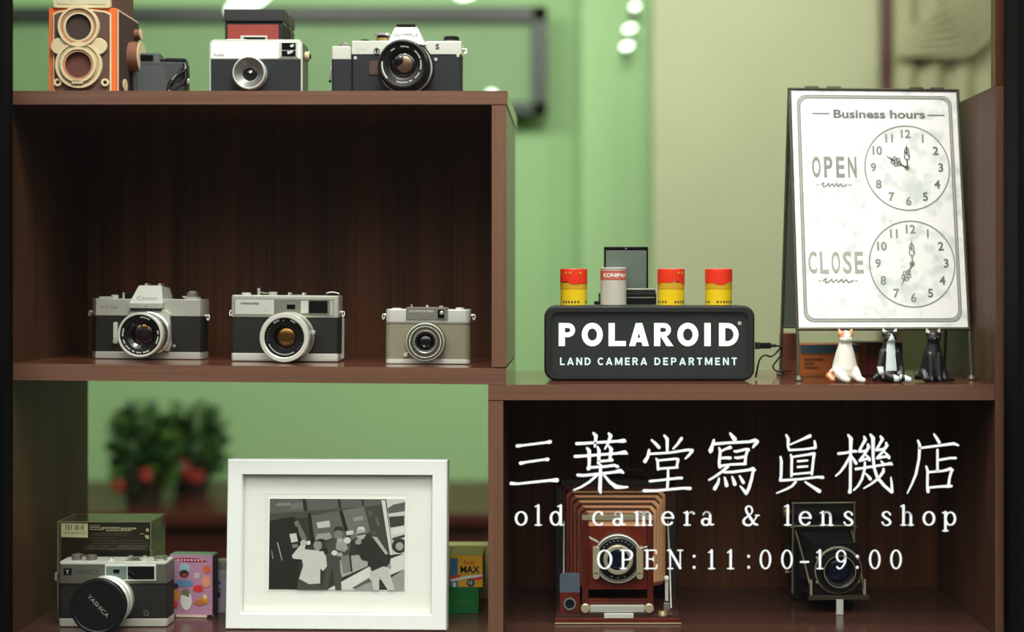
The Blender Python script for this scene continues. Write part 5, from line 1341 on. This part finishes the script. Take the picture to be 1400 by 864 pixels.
# ------------------------------------------------------------------ cartons behind the cats
def carton(name, label, cat_, px0, px1, pyt, y, depth, base, m, marks=None, top=None, rz=0, bev=.4):
    x0, x1 = X(px0, y), X(px1, y); w = (x1 - x0) * 500; h = (Z(pyt, y) - EYE - base) * 1000; d = depth * 1000
    t = thing(name, label, cat_, ((x0 + x1) / 2, y, EYE + base), rz=rz)
    part(t, 'carton', lambda b: b.box(-w, w, 0, d, .3, h, m, bev))
    if top: part(t, 'top_flap', lambda b: b.box(-w + .3, w - .3, .4, d - .4, h - .05, h + .5, top, .1))
    if marks:
        b = MB(); marks(b, w, h); b.build('print', t)
    return t
orc = G('orange_card_box', (176, 96, 32), .7, 0, .15, 60); teal = G('teal_card', (46, 78, 92), .7)
def omk(b, w, h):
    b.box(-w + .4, w - .4, -.5, -.1, h * .72, h - .6, teal); pl = front(-.7)
    for i in range(3): b.strip([(-w + 5, h * (.54 - .13 * i)), (-w + 5 + (26, 14, 20)[i], h * (.54 - .13 * i))], 2.4, pl, G('brown_print', (110, 56, 20), .7))
    b.strip([(-w + 2, 3), (w - 2, 3), (w - 2, h * .68), (-w + 2, h * .68)], .6, pl, M['brown_print'], closed=True)
carton('film_carton', 'orange carton with dark teal upper band behind the white cat', 'box', 1094, 1174, 471, .15, .05, ZR, orc, omk)
def rmk(b, w, h):
    b.box(-w + .2, -w + 10, -.5, -.1, 1, h - 1, G('rust_card', (120, 62, 28), .7)); b.box(-w + 10, w, -.5, -.1, 1, h * .52, G('crimson_card', (120, 24, 30), .7))
    b.strip([(-w + 2, h * .8), (-w + 2, 6)], .8, front(-.7), orc)
carton('film_carton', 'dark red and brown carton behind the black and white cat', 'box', 1174, 1234, 468, .16, .045, ZR, G('dark_brown_card_box', (66, 32, 22), .7, 0, .2, 40), rmk)
carton('film_carton', 'brown carton edge seen behind the left legs of the A-frame sign', 'box', 1070, 1092, 456, .186, .03, ZR, G('brown_card_box', (104, 58, 34), .75, 0, .15, 40))
# ------------------------------------------------------------------ lower left: photo frame and boxes
def photo_frame():
    y = .028
    xl, xr = X(308, y), X(611, y); w = (xr - xl) * 1000; h = (EYE + .0 + (CY - 629) / F * (D0 + y) - (EYE + ZF)) * 1000
    t = thing('photo_frame', 'white wooden photo frame with cream mat holding a black and white photograph', 'picture frame', (xl, y, EYE + ZF), rz=math.radians(-1.6), rx=math.radians(-3))
    wh = G('white_lacquer', (238, 242, 238), .4, 0, .02); matc = G('mat_board', (228, 231, 222), .8, 0, .02)
    m = 19.5; d = 22
    h -= .3
    z0 = 1.2
    def mold(b):
        A = [(0, z0), (w, z0), (w, h), (0, h)]; B = [(m, z0 + m), (w - m, z0 + m), (w - m, h - m), (m, h - m)]
        vs = []
        for (P, yy) in ((A, 1.2), (A, d), (B, 7), (B, d)): vs += [(p[0], yy, p[1]) for p in P]
        C = [(1.2, z0 + 1.2), (w - 1.2, z0 + 1.2), (w - 1.2, h - 1.2), (1.2, h - 1.2)]; D_ = [(m - 1, z0 + m - 1), (w - m + 1, z0 + m - 1), (w - m + 1, h - m + 1), (m - 1, h - m + 1)]
        vs += [(p[0], 0, p[1]) for p in C] + [(p[0], 0, p[1]) for p in D_]
        fs = []
        for i in range(4):
            j = (i + 1) % 4
            for (a, c) in ((4, 0), (0, 16), (16, 20), (20, 8)): fs.append([a + i, a + j, c + j, c + i])
        b.add(vs, fs, wh)
    part(t, 'moulding', mold)
    part(t, 'backing', lambda b: b.box(2, w - 2, d - 3, d - .5, z0 + 2, h - 2, G('backing_board', (90, 70, 50), .8)))
    s = w / 1038.0                                 # crop pixel -> mm
    ox, oz = -22 * s, h + 62 * s
    q = lambda u, v: (ox + u * s, oz - v * s)
    def mt(b):
        b.box(m - 1, w - m + 1, 8.5, 10, z0 + m - 1, h - m + 1, matc)
        for (u0, v0, u1, v1) in ((198, 226, 872, 690),):
            P = [q(u0, v0), q(u1, v0), q(u1, v1), q(u0, v1)]
            b.strip(P, .5, front(8.4), G('mat_bevel', (206, 206, 196), .8), closed=True)
    part(t, 'mat', mt)
    # the print: area 217..857 x 248..670 in frame-crop pixels; drawn in its own 135..1220 x 78..785 units
    (ax, az), (bx, bz) = q(217, 248), q(858, 672)
    part(t, 'photo_border', lambda b: b.box(ax - 1.2, bx + 1.2, 7.9, 8.45, bz - 1.2, az + 1.2, white))
    g = {}
    def gr(v):
        if v not in g: g[v] = mat('photo_grey_%d' % v, (v - 4 if v > 8 else v, v, max(v - 8, 0)), .45, 0, .1, 300)
        return g[v]
    b = MB(); b.ordered = True; lay = [0]
    ku, kv = (bx - ax) / 1085.0, (az - bz) / 707.0
    def poly(v, *pts):
        lay[0] += .02; yy = 7.86 - lay[0]
        b.poly([(ax + (min(max(p[0], 135), 1220) - 135) * ku, az - (min(max(p[1], 78), 785) - 78) * kv) for p in pts], front(yy), gr(v))
    def ell(v, cx, cy, rx, ry, n=14): poly(v, *[(cx + rx * math.cos(2 * PI * k / n), cy + ry * math.sin(2 * PI * k / n)) for k in range(n)])
    def rect(v, x0, y0, x1, y1): poly(v, (x0, y0), (x1, y0), (x1, y1), (x0, y1))
    rect(52, 135, 78, 1220, 785)
    poly(92, (135, 78), (1040, 78), (1020, 130), (135, 195)); poly(70, (135, 195), (1020, 130), (1020, 165), (135, 250))
    poly(128, (200, 112), (300, 108), (320, 130), (180, 136)); poly(110, (330, 110), (400, 100), (400, 150), (300, 160))
    poly(40, (395, 78), (425, 78), (440, 170), (410, 172)); poly(40, (680, 78), (700, 78), (710, 150), (690, 152)); poly(40, (872, 78), (888, 78), (892, 130), (876, 132))
    poly(34, (135, 250), (330, 215), (400, 330), (360, 785), (135, 785)); poly(110, (330, 260), (360, 245), (440, 390), (400, 410))
    poly(96, (450, 215), (690, 170), (760, 390), (470, 400)); poly(108, (720, 165), (890, 140), (950, 330), (790, 400)); poly(30, (690, 170), (716, 168), (800, 420), (770, 430))
    poly(30, (440, 190), (466, 186), (500, 420), (470, 430)); poly(66, (895, 140), (1030, 120), (1100, 520), (1000, 560))
    poly(90, (925, 170), (950, 165), (958, 210), (932, 214)); poly(96, (980, 220), (1000, 216), (1020, 285), (1004, 290)); poly(84, (960, 330), (984, 326), (990, 352), (966, 356))
    poly(190, (512, 262), (614, 246), (624, 296), (524, 308)); poly(140, (802, 225), (880, 208), (888, 240), (812, 252)); poly(110, (810, 270), (888, 252), (892, 280), (818, 296))
    poly(196, (296, 352), (350, 346), (366, 410), (312, 420)); poly(30, (340, 300), (362, 294), (384, 400), (366, 404)); poly(120, (316, 436), (360, 428), (370, 456), (324, 462))
    poly(150, (196, 420), (206, 418), (244, 556), (236, 560)); poly(130, (150, 480), (158, 480), (172, 545), (164, 548))
    poly(200, (748, 330), (806, 320), (812, 350), (756, 362))
    poly(160, (690, 560), (790, 520), (930, 500), (925, 600), (720, 690)); poly(120, (700, 470), (780, 450), (800, 640), (730, 660)); poly(40, (770, 470), (786, 468), (806, 640), (792, 646))
    poly(208, (720, 720), (925, 610), (1110, 540), (1220, 500), (1220, 620), (830, 785), (600, 785)); poly(90, (800, 770), (940, 690), (960, 720), (850, 785)); poly(150, (1110, 690), (1220, 620), (1220, 785), (1130, 785)); poly(150, (820, 785), (900, 740), (960, 720), (980, 785))
    # van at the right edge
    poly(206, (1030, 85), (1062, 85), (1126, 510), (1104, 512)); poly(198, (1070, 78), (1220, 78), (1220, 500), (1128, 508)); poly(90, (1080, 150), (1130, 118), (1220, 100), (1220, 170), (1090, 190))
    poly(60, (1092, 215), (1216, 205), (1216, 280), (1104, 300)); poly(216, (1110, 310), (1220, 290), (1220, 340), (1114, 350)); ell(50, 1180, 440, 62, 58); ell(160, 1180, 444, 32, 32)
    poly(60, (1120, 380), (1220, 352), (1220, 372), (1124, 400))
    # man behind: dark clothes holding a camera
    ell(120, 690, 352, 34, 42); poly(44, (645, 330), (668, 292), (720, 292), (735, 330), (690, 320)); poly(70, (590, 410), (640, 380), (730, 400), (790, 430), (780, 510), (700, 520), (720, 785), (670, 785), (640, 620), (610, 785), (565, 785), (600, 560))
    poly(150, (670, 420), (730, 380), (770, 460), (740, 490), (672, 470)); ell(200, 762, 400, 28, 26); ell(170, 700, 400, 22, 18); ell(210, 660, 498, 24, 20); ell(160, 700, 510, 26, 16)
    # man at the left: white shirt, arms up with a camera
    poly(196, (330, 545), (318, 520), (385, 440), (410, 405), (432, 430), (420, 470), (530, 480), (590, 510), (602, 600), (570, 640), (548, 620), (548, 735), (460, 742), (378, 700), (410, 600), (400, 550)); ell(180, 412, 420, 26, 24); poly(210, (434, 408), (464, 402), (468, 432), (440, 438))
    ell(140, 525, 440, 34, 42); poly(30, (478, 415), (500, 378), (550, 380), (565, 412), (520, 405)); poly(70, (366, 740), (380, 705), (460, 744), (550, 736), (570, 785), (362, 785)); poly(36, (540, 470), (600, 460), (610, 500), (560, 520)); ell(200, 560, 502, 18, 18)
    poly(150, (500, 400), (520, 350), (620, 340), (640, 380), (590, 400), (560, 385))
    # man at the right: dark jumper, pale trousers, leaning
    poly(190, (940, 630), (1060, 600), (1100, 640), (1146, 785), (1090, 785), (1020, 680), (1020, 785), (975, 785)); poly(44, (850, 420), (920, 370), (990, 366), (1040, 420), (1110, 540), (1100, 600), (1050, 600), (960, 640), (930, 560), (880, 550), (840, 480)); poly(170, (960, 368), (1000, 372), (1090, 500), (1070, 510))
    ell(170, 870, 350, 38, 44); poly(206, (836, 320), (850, 294), (890, 292), (908, 322), (870, 312)); poly(60, (835, 350), (905, 335), (905, 350), (840, 364)); ell(150, 850, 410, 26, 22); ell(150, 1100, 598, 14, 16)
    b.build('photograph', t)
    part(t, 'rear_strut', lambda b: b.box(w * .45, w * .55, d, d + 2, z0 + 2, h * .6, M['backing_board']))
    # easel leg to the floor
photo_frame()

# pink toy box
def toy(b, w, h):
    b.ordered = True
    pl = front(-.35)
    C = lambda n, c: G('toy_' + n, c, .5)
    s = 2 * w / 437.0; q = lambda u, v: (-w + (u - 40) * s, h - (v - 90) * s * 1.0)
    def P(m, *pts): b.poly([q(*p) for p in pts], pl, m)
    def E(m, cx, cy, rx, ry): P(m, *[(cx + rx * math.cos(2 * PI * k / 16), cy + ry * math.sin(2 * PI * k / 16)) for k in range(16)])
    lay = [0]
    P(C('crimson', (150, 40, 62)), (75, 128), (180, 116), (320, 118), (432, 150), (330, 158), (180, 156)); pl = front(-.4)
    for i in range(8): P(C('pale', (226, 200, 206)), (120 + i * 34, 130), (142 + i * 34, 130), (138 + i * 34, 148), (124 + i * 34, 148))
    nonlocal_pl = pl
    for (nm, c, cx, cy, rx, ry) in (('blue', (96, 140, 176), 190, 370, 95, 36), ('sky', (150, 190, 206), 195, 220, 55, 50), ('ink', (56, 44, 50), 190, 275, 48, 40), ('brick', (150, 60, 50), 195, 290, 26, 24),
                                    ('grey', (190, 186, 190), 320, 290, 34, 30), ('red', (214, 56, 56), 335, 420, 52, 36), ('orange', (216, 100, 60), 422, 228, 38, 38), ('salmon', (226, 150, 120), 415, 350, 46, 60),
                                    ('ink', (56, 44, 50), 100, 400, 34, 30), ('gold', (206, 140, 50), 105, 490, 46, 60), ('red', (214, 56, 56), 90, 580, 38, 36), ('white', (222, 220, 214), 212, 540, 58, 100), ('moss', (110, 120, 80), 205, 460, 44, 34), ('leaf', (70, 130, 70), 230, 490, 14, 16),
                                    ('gold', (206, 140, 50), 380, 540, 60, 34), ('tan', (180, 110, 60), 350, 560, 60, 26), ('cream', (226, 206, 130), 405, 500, 20, 26), ('sky', (150, 190, 206), 60, 330, 20, 40)):
        lay[0] += .03; yy = -.4 - lay[0]; pl = front(yy); E(C(nm, c), cx, cy, rx, ry)
pk = G('pink_carton', (186, 136, 168), .5, 0, .06, 60)
bx = carton('toy_box', 'small pink toy carton with colourful printed figures beside the lens-capped camera', 'box', 231, 291, 759, .092, .022, ZF + .0032, pk, toy, G('green_flap', (120, 150, 120), .6), rz=math.radians(-4))
w0 = (X(291, .092) - X(231, .092)) * 500
part(bx, 'support_tab', lambda b: b.box(-w0 * .7, w0 * .75, -1.2, 18, -2.8, .2, G('cream_tab', (220, 196, 176), .6), .3))
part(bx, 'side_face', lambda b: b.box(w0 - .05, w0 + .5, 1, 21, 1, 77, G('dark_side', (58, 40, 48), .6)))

# small white cartridge tub half hidden by the frame
t = thing('film_tub', 'small pale lilac film tub half hidden behind the left edge of the white frame', 'film canister', (X(306, .13), .13, EYE + ZF))
part(t, 'tub', lambda b: b.lathe([(0, .3), (13, .3), (13.4, 52), (12, 56), (0, 56)], (0, 0, 0), 'z', G('lilac_tub', (170, 166, 186), .4), 32))
part(t, 'cap', lambda b: b.lathe([(0, 56), (10.5, 56), (10.5, 67), (9.5, 68.5), (0, 68.5)], (0, 0, 0), 'z', G('tub_cap', (150, 150, 130), .5), 32))
def tb(b):
    for (z0, z1) in ((38, 42), (30, 34), (20, 28)):
        b.poly([(-7, z0), (-1, z0), (-1, z1), (-7, z1)], lambda u, v: (13.5 * math.sin(u / 13), -13.5 * math.cos(u / 13), v), G('navy_print', (40, 50, 110), .5))
part(t, 'print', tb)

# film boxes right of the frame
def gmk(b, w, h):
    for k in range(5): b.strip([(-12 + k * 5, h * .45), (-10 + k * 5, h * .52), (-8 + k * 5, h * .43)], .7, front(-.25), G('gold_print', (110, 130, 50), .5))
carton('film_box', 'green film box under the yellow film box, right of the photo frame', 'box', 613, 654.5, 803, .112, .036, ZF, G('green_carton', (18, 112, 52), .35, 0, .08, 60), gmk, rz=math.radians(1))
GT = Z(803, .112) - EYE
yc = G('yellow_carton', (228, 172, 36), .4, 0, .04)
def mmk(b, w, h):
    s = 2 * w / 168.0; pl = front(-.3); pl2 = front(-.4); q = lambda u, v: (-w + (u - 100) * s, (615 - v) * s)
    P = lambda m, pl, *pts: b.poly([q(*p) for p in pts], pl, m)
    blu = G('carton_blue', (44, 116, 160), .4); rd = G('carton_red', (214, 66, 44), .4); wt = G('carton_white', (226, 232, 226), .4); ink = G('carton_ink', (24, 26, 24), .5)
    P(blu, pl, (101, 462), (138, 462), (138, 614), (101, 614)); P(wt, pl2, (100, 570), (200, 552), (268, 548), (268, 560), (200, 566), (100, 586)); P(rd, pl2, (100, 556), (150, 548), (150, 562), (100, 572)); P(rd, pl2, (215, 566), (266, 556), (266, 572), (215, 580))
    b.text('MAX', pl2, q(202, 0)[0], q(0, 538)[1], 34 * s, ink, 102 * s, bold=.03)
    b.text('Kodak', pl2, q(200, 0)[0], q(0, 494)[1], 19 * s, rd, 60 * s, bold=.01)
    b.disc(*q(205, 590), 21 * s, pl2, G('carton_navy', (34, 60, 84), .4)); b.text('12', front(-.5), q(204, 0)[0], q(0, 598)[1], 18 * s, wt, bold=.01)
    b.text('exp', pl2, q(240, 0)[0], q(0, 594)[1], 7 * s, ink)
    b.strip([q(142, 550), q(264, 545)], .25, pl2, ink)
    P(wt, pl2, (112, 590), (128, 588), (128, 612), (112, 612))
carton('film_box', 'yellow and blue film box marked with large black letters, stacked on the green box', 'box', 616, 660, 759.5, .112, .052, GT, yc, mmk, G('olive_flap', (160, 146, 60), .5))
carton('low_board_stand_in', 'pale yellow-green block standing in for a low board behind the stacked film boxes', 'box', 580, 673, 746, .20, .03, ZF, G('pale_green_block', (200, 206, 128), .6, 0, .04, 40))  # made-up block in place of a low pale board

# transparent display case with its black card
def clear_case():
    y = .098; x0, x1 = X(79, y), X(206, y)
    w = (x1 - x0) * 500; h = (Z(713, y) - EYE - ZF) * 1000; d = 62
    t = thing('display_case', 'clear plastic case holding a black printed card, behind the lens-capped camera', 'display case', ((x0 + x1) / 2, y, EYE + ZF))
    cg = glass('clear_plastic', (240, 242, 226), 1.0, .01, ((190, 200, 160), .012))
    def fn(b):
        b.box(-w, w, 0, d, .4, h, cg, 1.5)
    part(t, 'cover', fn)
    rim = G('plastic_edge', (150, 150, 120), .25, 0, .05)
    def ed(b):
        for a in (-w, w):
            b.tube([(a, 0, 2), (a, 0, h - .5)], .45, rim, 6); b.tube([(a, d, 2), (a, d, h - .5)], .35, rim, 6); b.tube([(a, 0, h - .4), (a, d, h - .4)], .4, rim, 6)
        b.tube([(-w, 0, h - .4), (w, 0, h - .4)], .45, rim, 6); b.tube([(-w, d, h - .4), (w, d, h - .4)], .35, rim, 6)
    part(t, 'moulded_edge', ed)
    card = G('black_card', (30, 23, 17), .5, 0, .15, 60)
    cd = part(t, 'card', lambda b: b.box(-w + 3, w - 3, 3, 5, 2, h - 3, card, .3))
    def pr(b):
        pl = front(2.8); s = 2 * w / 1085.0; q = lambda u, v: (-w + (u - 35) * s, h - (v - 205) * s)
        b.poly([q(66, 228), q(378, 232), q(376, 398), q(66, 390)], pl, G('label_cream', (244, 240, 214), .6))
        pl3 = front(2.6); gy = G('label_grey', (120, 120, 100), .6); pr_ = G('card_print', (214, 206, 184), .6); pd = G('card_print_dim', (112, 102, 84), .6)
        for u0 in (118, 150, 178, 226, 244, 262, 296, 318): b.poly([q(u0, 250), q(u0 + 12, 250), q(u0 + 12, 308), q(u0, 308)], pl3, gy)
        for v0 in (335, 352): b.strip([q(90, v0), q(350, v0)], .5, pl3, gy)
        rnd = random.Random(4)
        def row(u0, u1, v, hh, m):
            u = u0
            while u < u1:
                L = rnd.uniform(12, 34); b.poly([q(u, v), q(min(u + L, u1), v), q(min(u + L, u1), v + hh), q(u, v + hh)], pl, m); u += L + 6
        row(400, 520, 250, 8, pr_); row(400, 530, 272, 10, pr_); row(540, 750, 275, 18, pr_); row(762, 945, 280, 20, pr_); row(400, 560, 296, 10, pr_); row(590, 890, 306, 14, pr_)
        for k, v in enumerate((345, 365, 400, 430, 460, 490, 520)): row(410 if v < 480 else 330, (850, 840, 700, 1060, 1080, 1080, 1060)[k], v, 6, pd)
        b.disc(*q(1075, 308), 20 * s, pl, pr_); b.poly([q(1040, 370), q(1092, 368), q(1090, 414), q(1060, 410)], pl, pr_); row(990, 1035, 348, 9, pr_)
        b.poly([q(625, 168), q(740, 160), q(740, 150), q(630, 158)], lambda u, v: (u, 20, h + .2), pr_) if False else None
    part(cd, 'card_print', pr)
    part(t, 'case_sticker', lambda b: b.disc(5, 26, 6, lambda u, v: (u, v, h + .15), G('pale_sticker', (190, 190, 160), .4), 16, 3))
    part(t, 'inner_tray', lambda b: (b.box(-w + 2, w - 2, 8, d - 3, 60, 61.5, G('tray_plastic', (140, 132, 70), .5), .3), b.tube([(w - 14, 40, 62), (w - 9, 38, 76), (w - 14, 36, 84)], 1.6, M['tray_plastic'])))
clear_case()
# ------------------------------------------------------------------ camera, daylight, shop lamps, added front fill
cam = bpy.data.cameras.new('camera'); co = bpy.data.objects.new('camera', cam); COL.objects.link(co)
co.location = (0, -D0, EYE); co.rotation_euler = (PI / 2, 0, 0)
cam.sensor_width = 36; cam.lens = F * 36 / 1400
cam.shift_x = (700 - CX) / 1400; cam.shift_y = -(432 - CY) / 1400
cam.clip_start = .05
cam.dof.use_dof = True; cam.dof.focus_distance = 1.75; cam.dof.aperture_fstop = 1.7; cam.dof.aperture_blades = 0

w = bpy.data.worlds.new('sky'); SC.world = w; w.use_nodes = True
nt = w.node_tree; bg = nt.nodes['Background']
tc = nt.nodes.new('ShaderNodeTexCoord'); sp = nt.nodes.new('ShaderNodeSeparateXYZ'); cr = nt.nodes.new('ShaderNodeValToRGB')
nt.links.new(tc.outputs['Generated'], sp.inputs[0]); nt.links.new(sp.outputs['Z'], cr.inputs['Fac']); nt.links.new(cr.outputs['Color'], bg.inputs['Color'])
e = cr.color_ramp.elements
e[0].position = 0; e[0].color = (.03, .03, .028, 1)
e[1].position = 1; e[1].color = (1.70, 1.72, 1.70, 1)
for p, c in ((.04, (.035, .035, .033)), (.2, (.05, .051, .049)), (.36, (.30, .302, .298)), (.52, (1.20, 1.21, 1.19))):
    q = e.new(p); q.color = c + (1,)
bg.inputs['Strength'].default_value = WORLD

def area(name, loc, size, power, col, rot=(0, 0, 0), sy=None):
    l = bpy.data.lights.new(name, 'AREA'); l.energy = power; l.size = size; l.color = col
    if sy: l.shape = 'RECTANGLE'; l.size_y = sy
    o = bpy.data.objects.new(name, l); COL.objects.link(o); o.location = loc; o.rotation_euler = rot; return o
area('ceiling_light', (-1.1, .9, 2.5), .9, SHOP * 1.6, (1, .98, .9), (math.radians(48), 0, 0), .4)
area('ceiling_light', (.1, .9, 2.5), .6, SHOP * 1.5, (1, .98, .9), (math.radians(48), 0, 0), .4)
area('ceiling_light', (1.1, .8, 2.5), .6, SHOP * .8, (1, .97, .86), (math.radians(48), 0, 0), .4)
area('added_front_fill', (-.1, -.55, EYE + 1.35), .5, FRONT, (1, .98, .94), (math.radians(22), 0, 0), .35)  # unseen lamp outside the window, added to brighten the display

SC.view_settings.view_transform = 'Standard'; SC.view_settings.look = 'None'
SC.view_settings.gamma = 1; SC.view_settings.use_curve_mapping = False
SC.view_settings.exposure = EXPO
try:
    SC.cycles.use_denoising = True; SC.cycles.max_bounces = 8; SC.cycles.transparent_max_bounces = 16
    SC.cycles.sample_clamp_indirect = 6
except Exception: pass
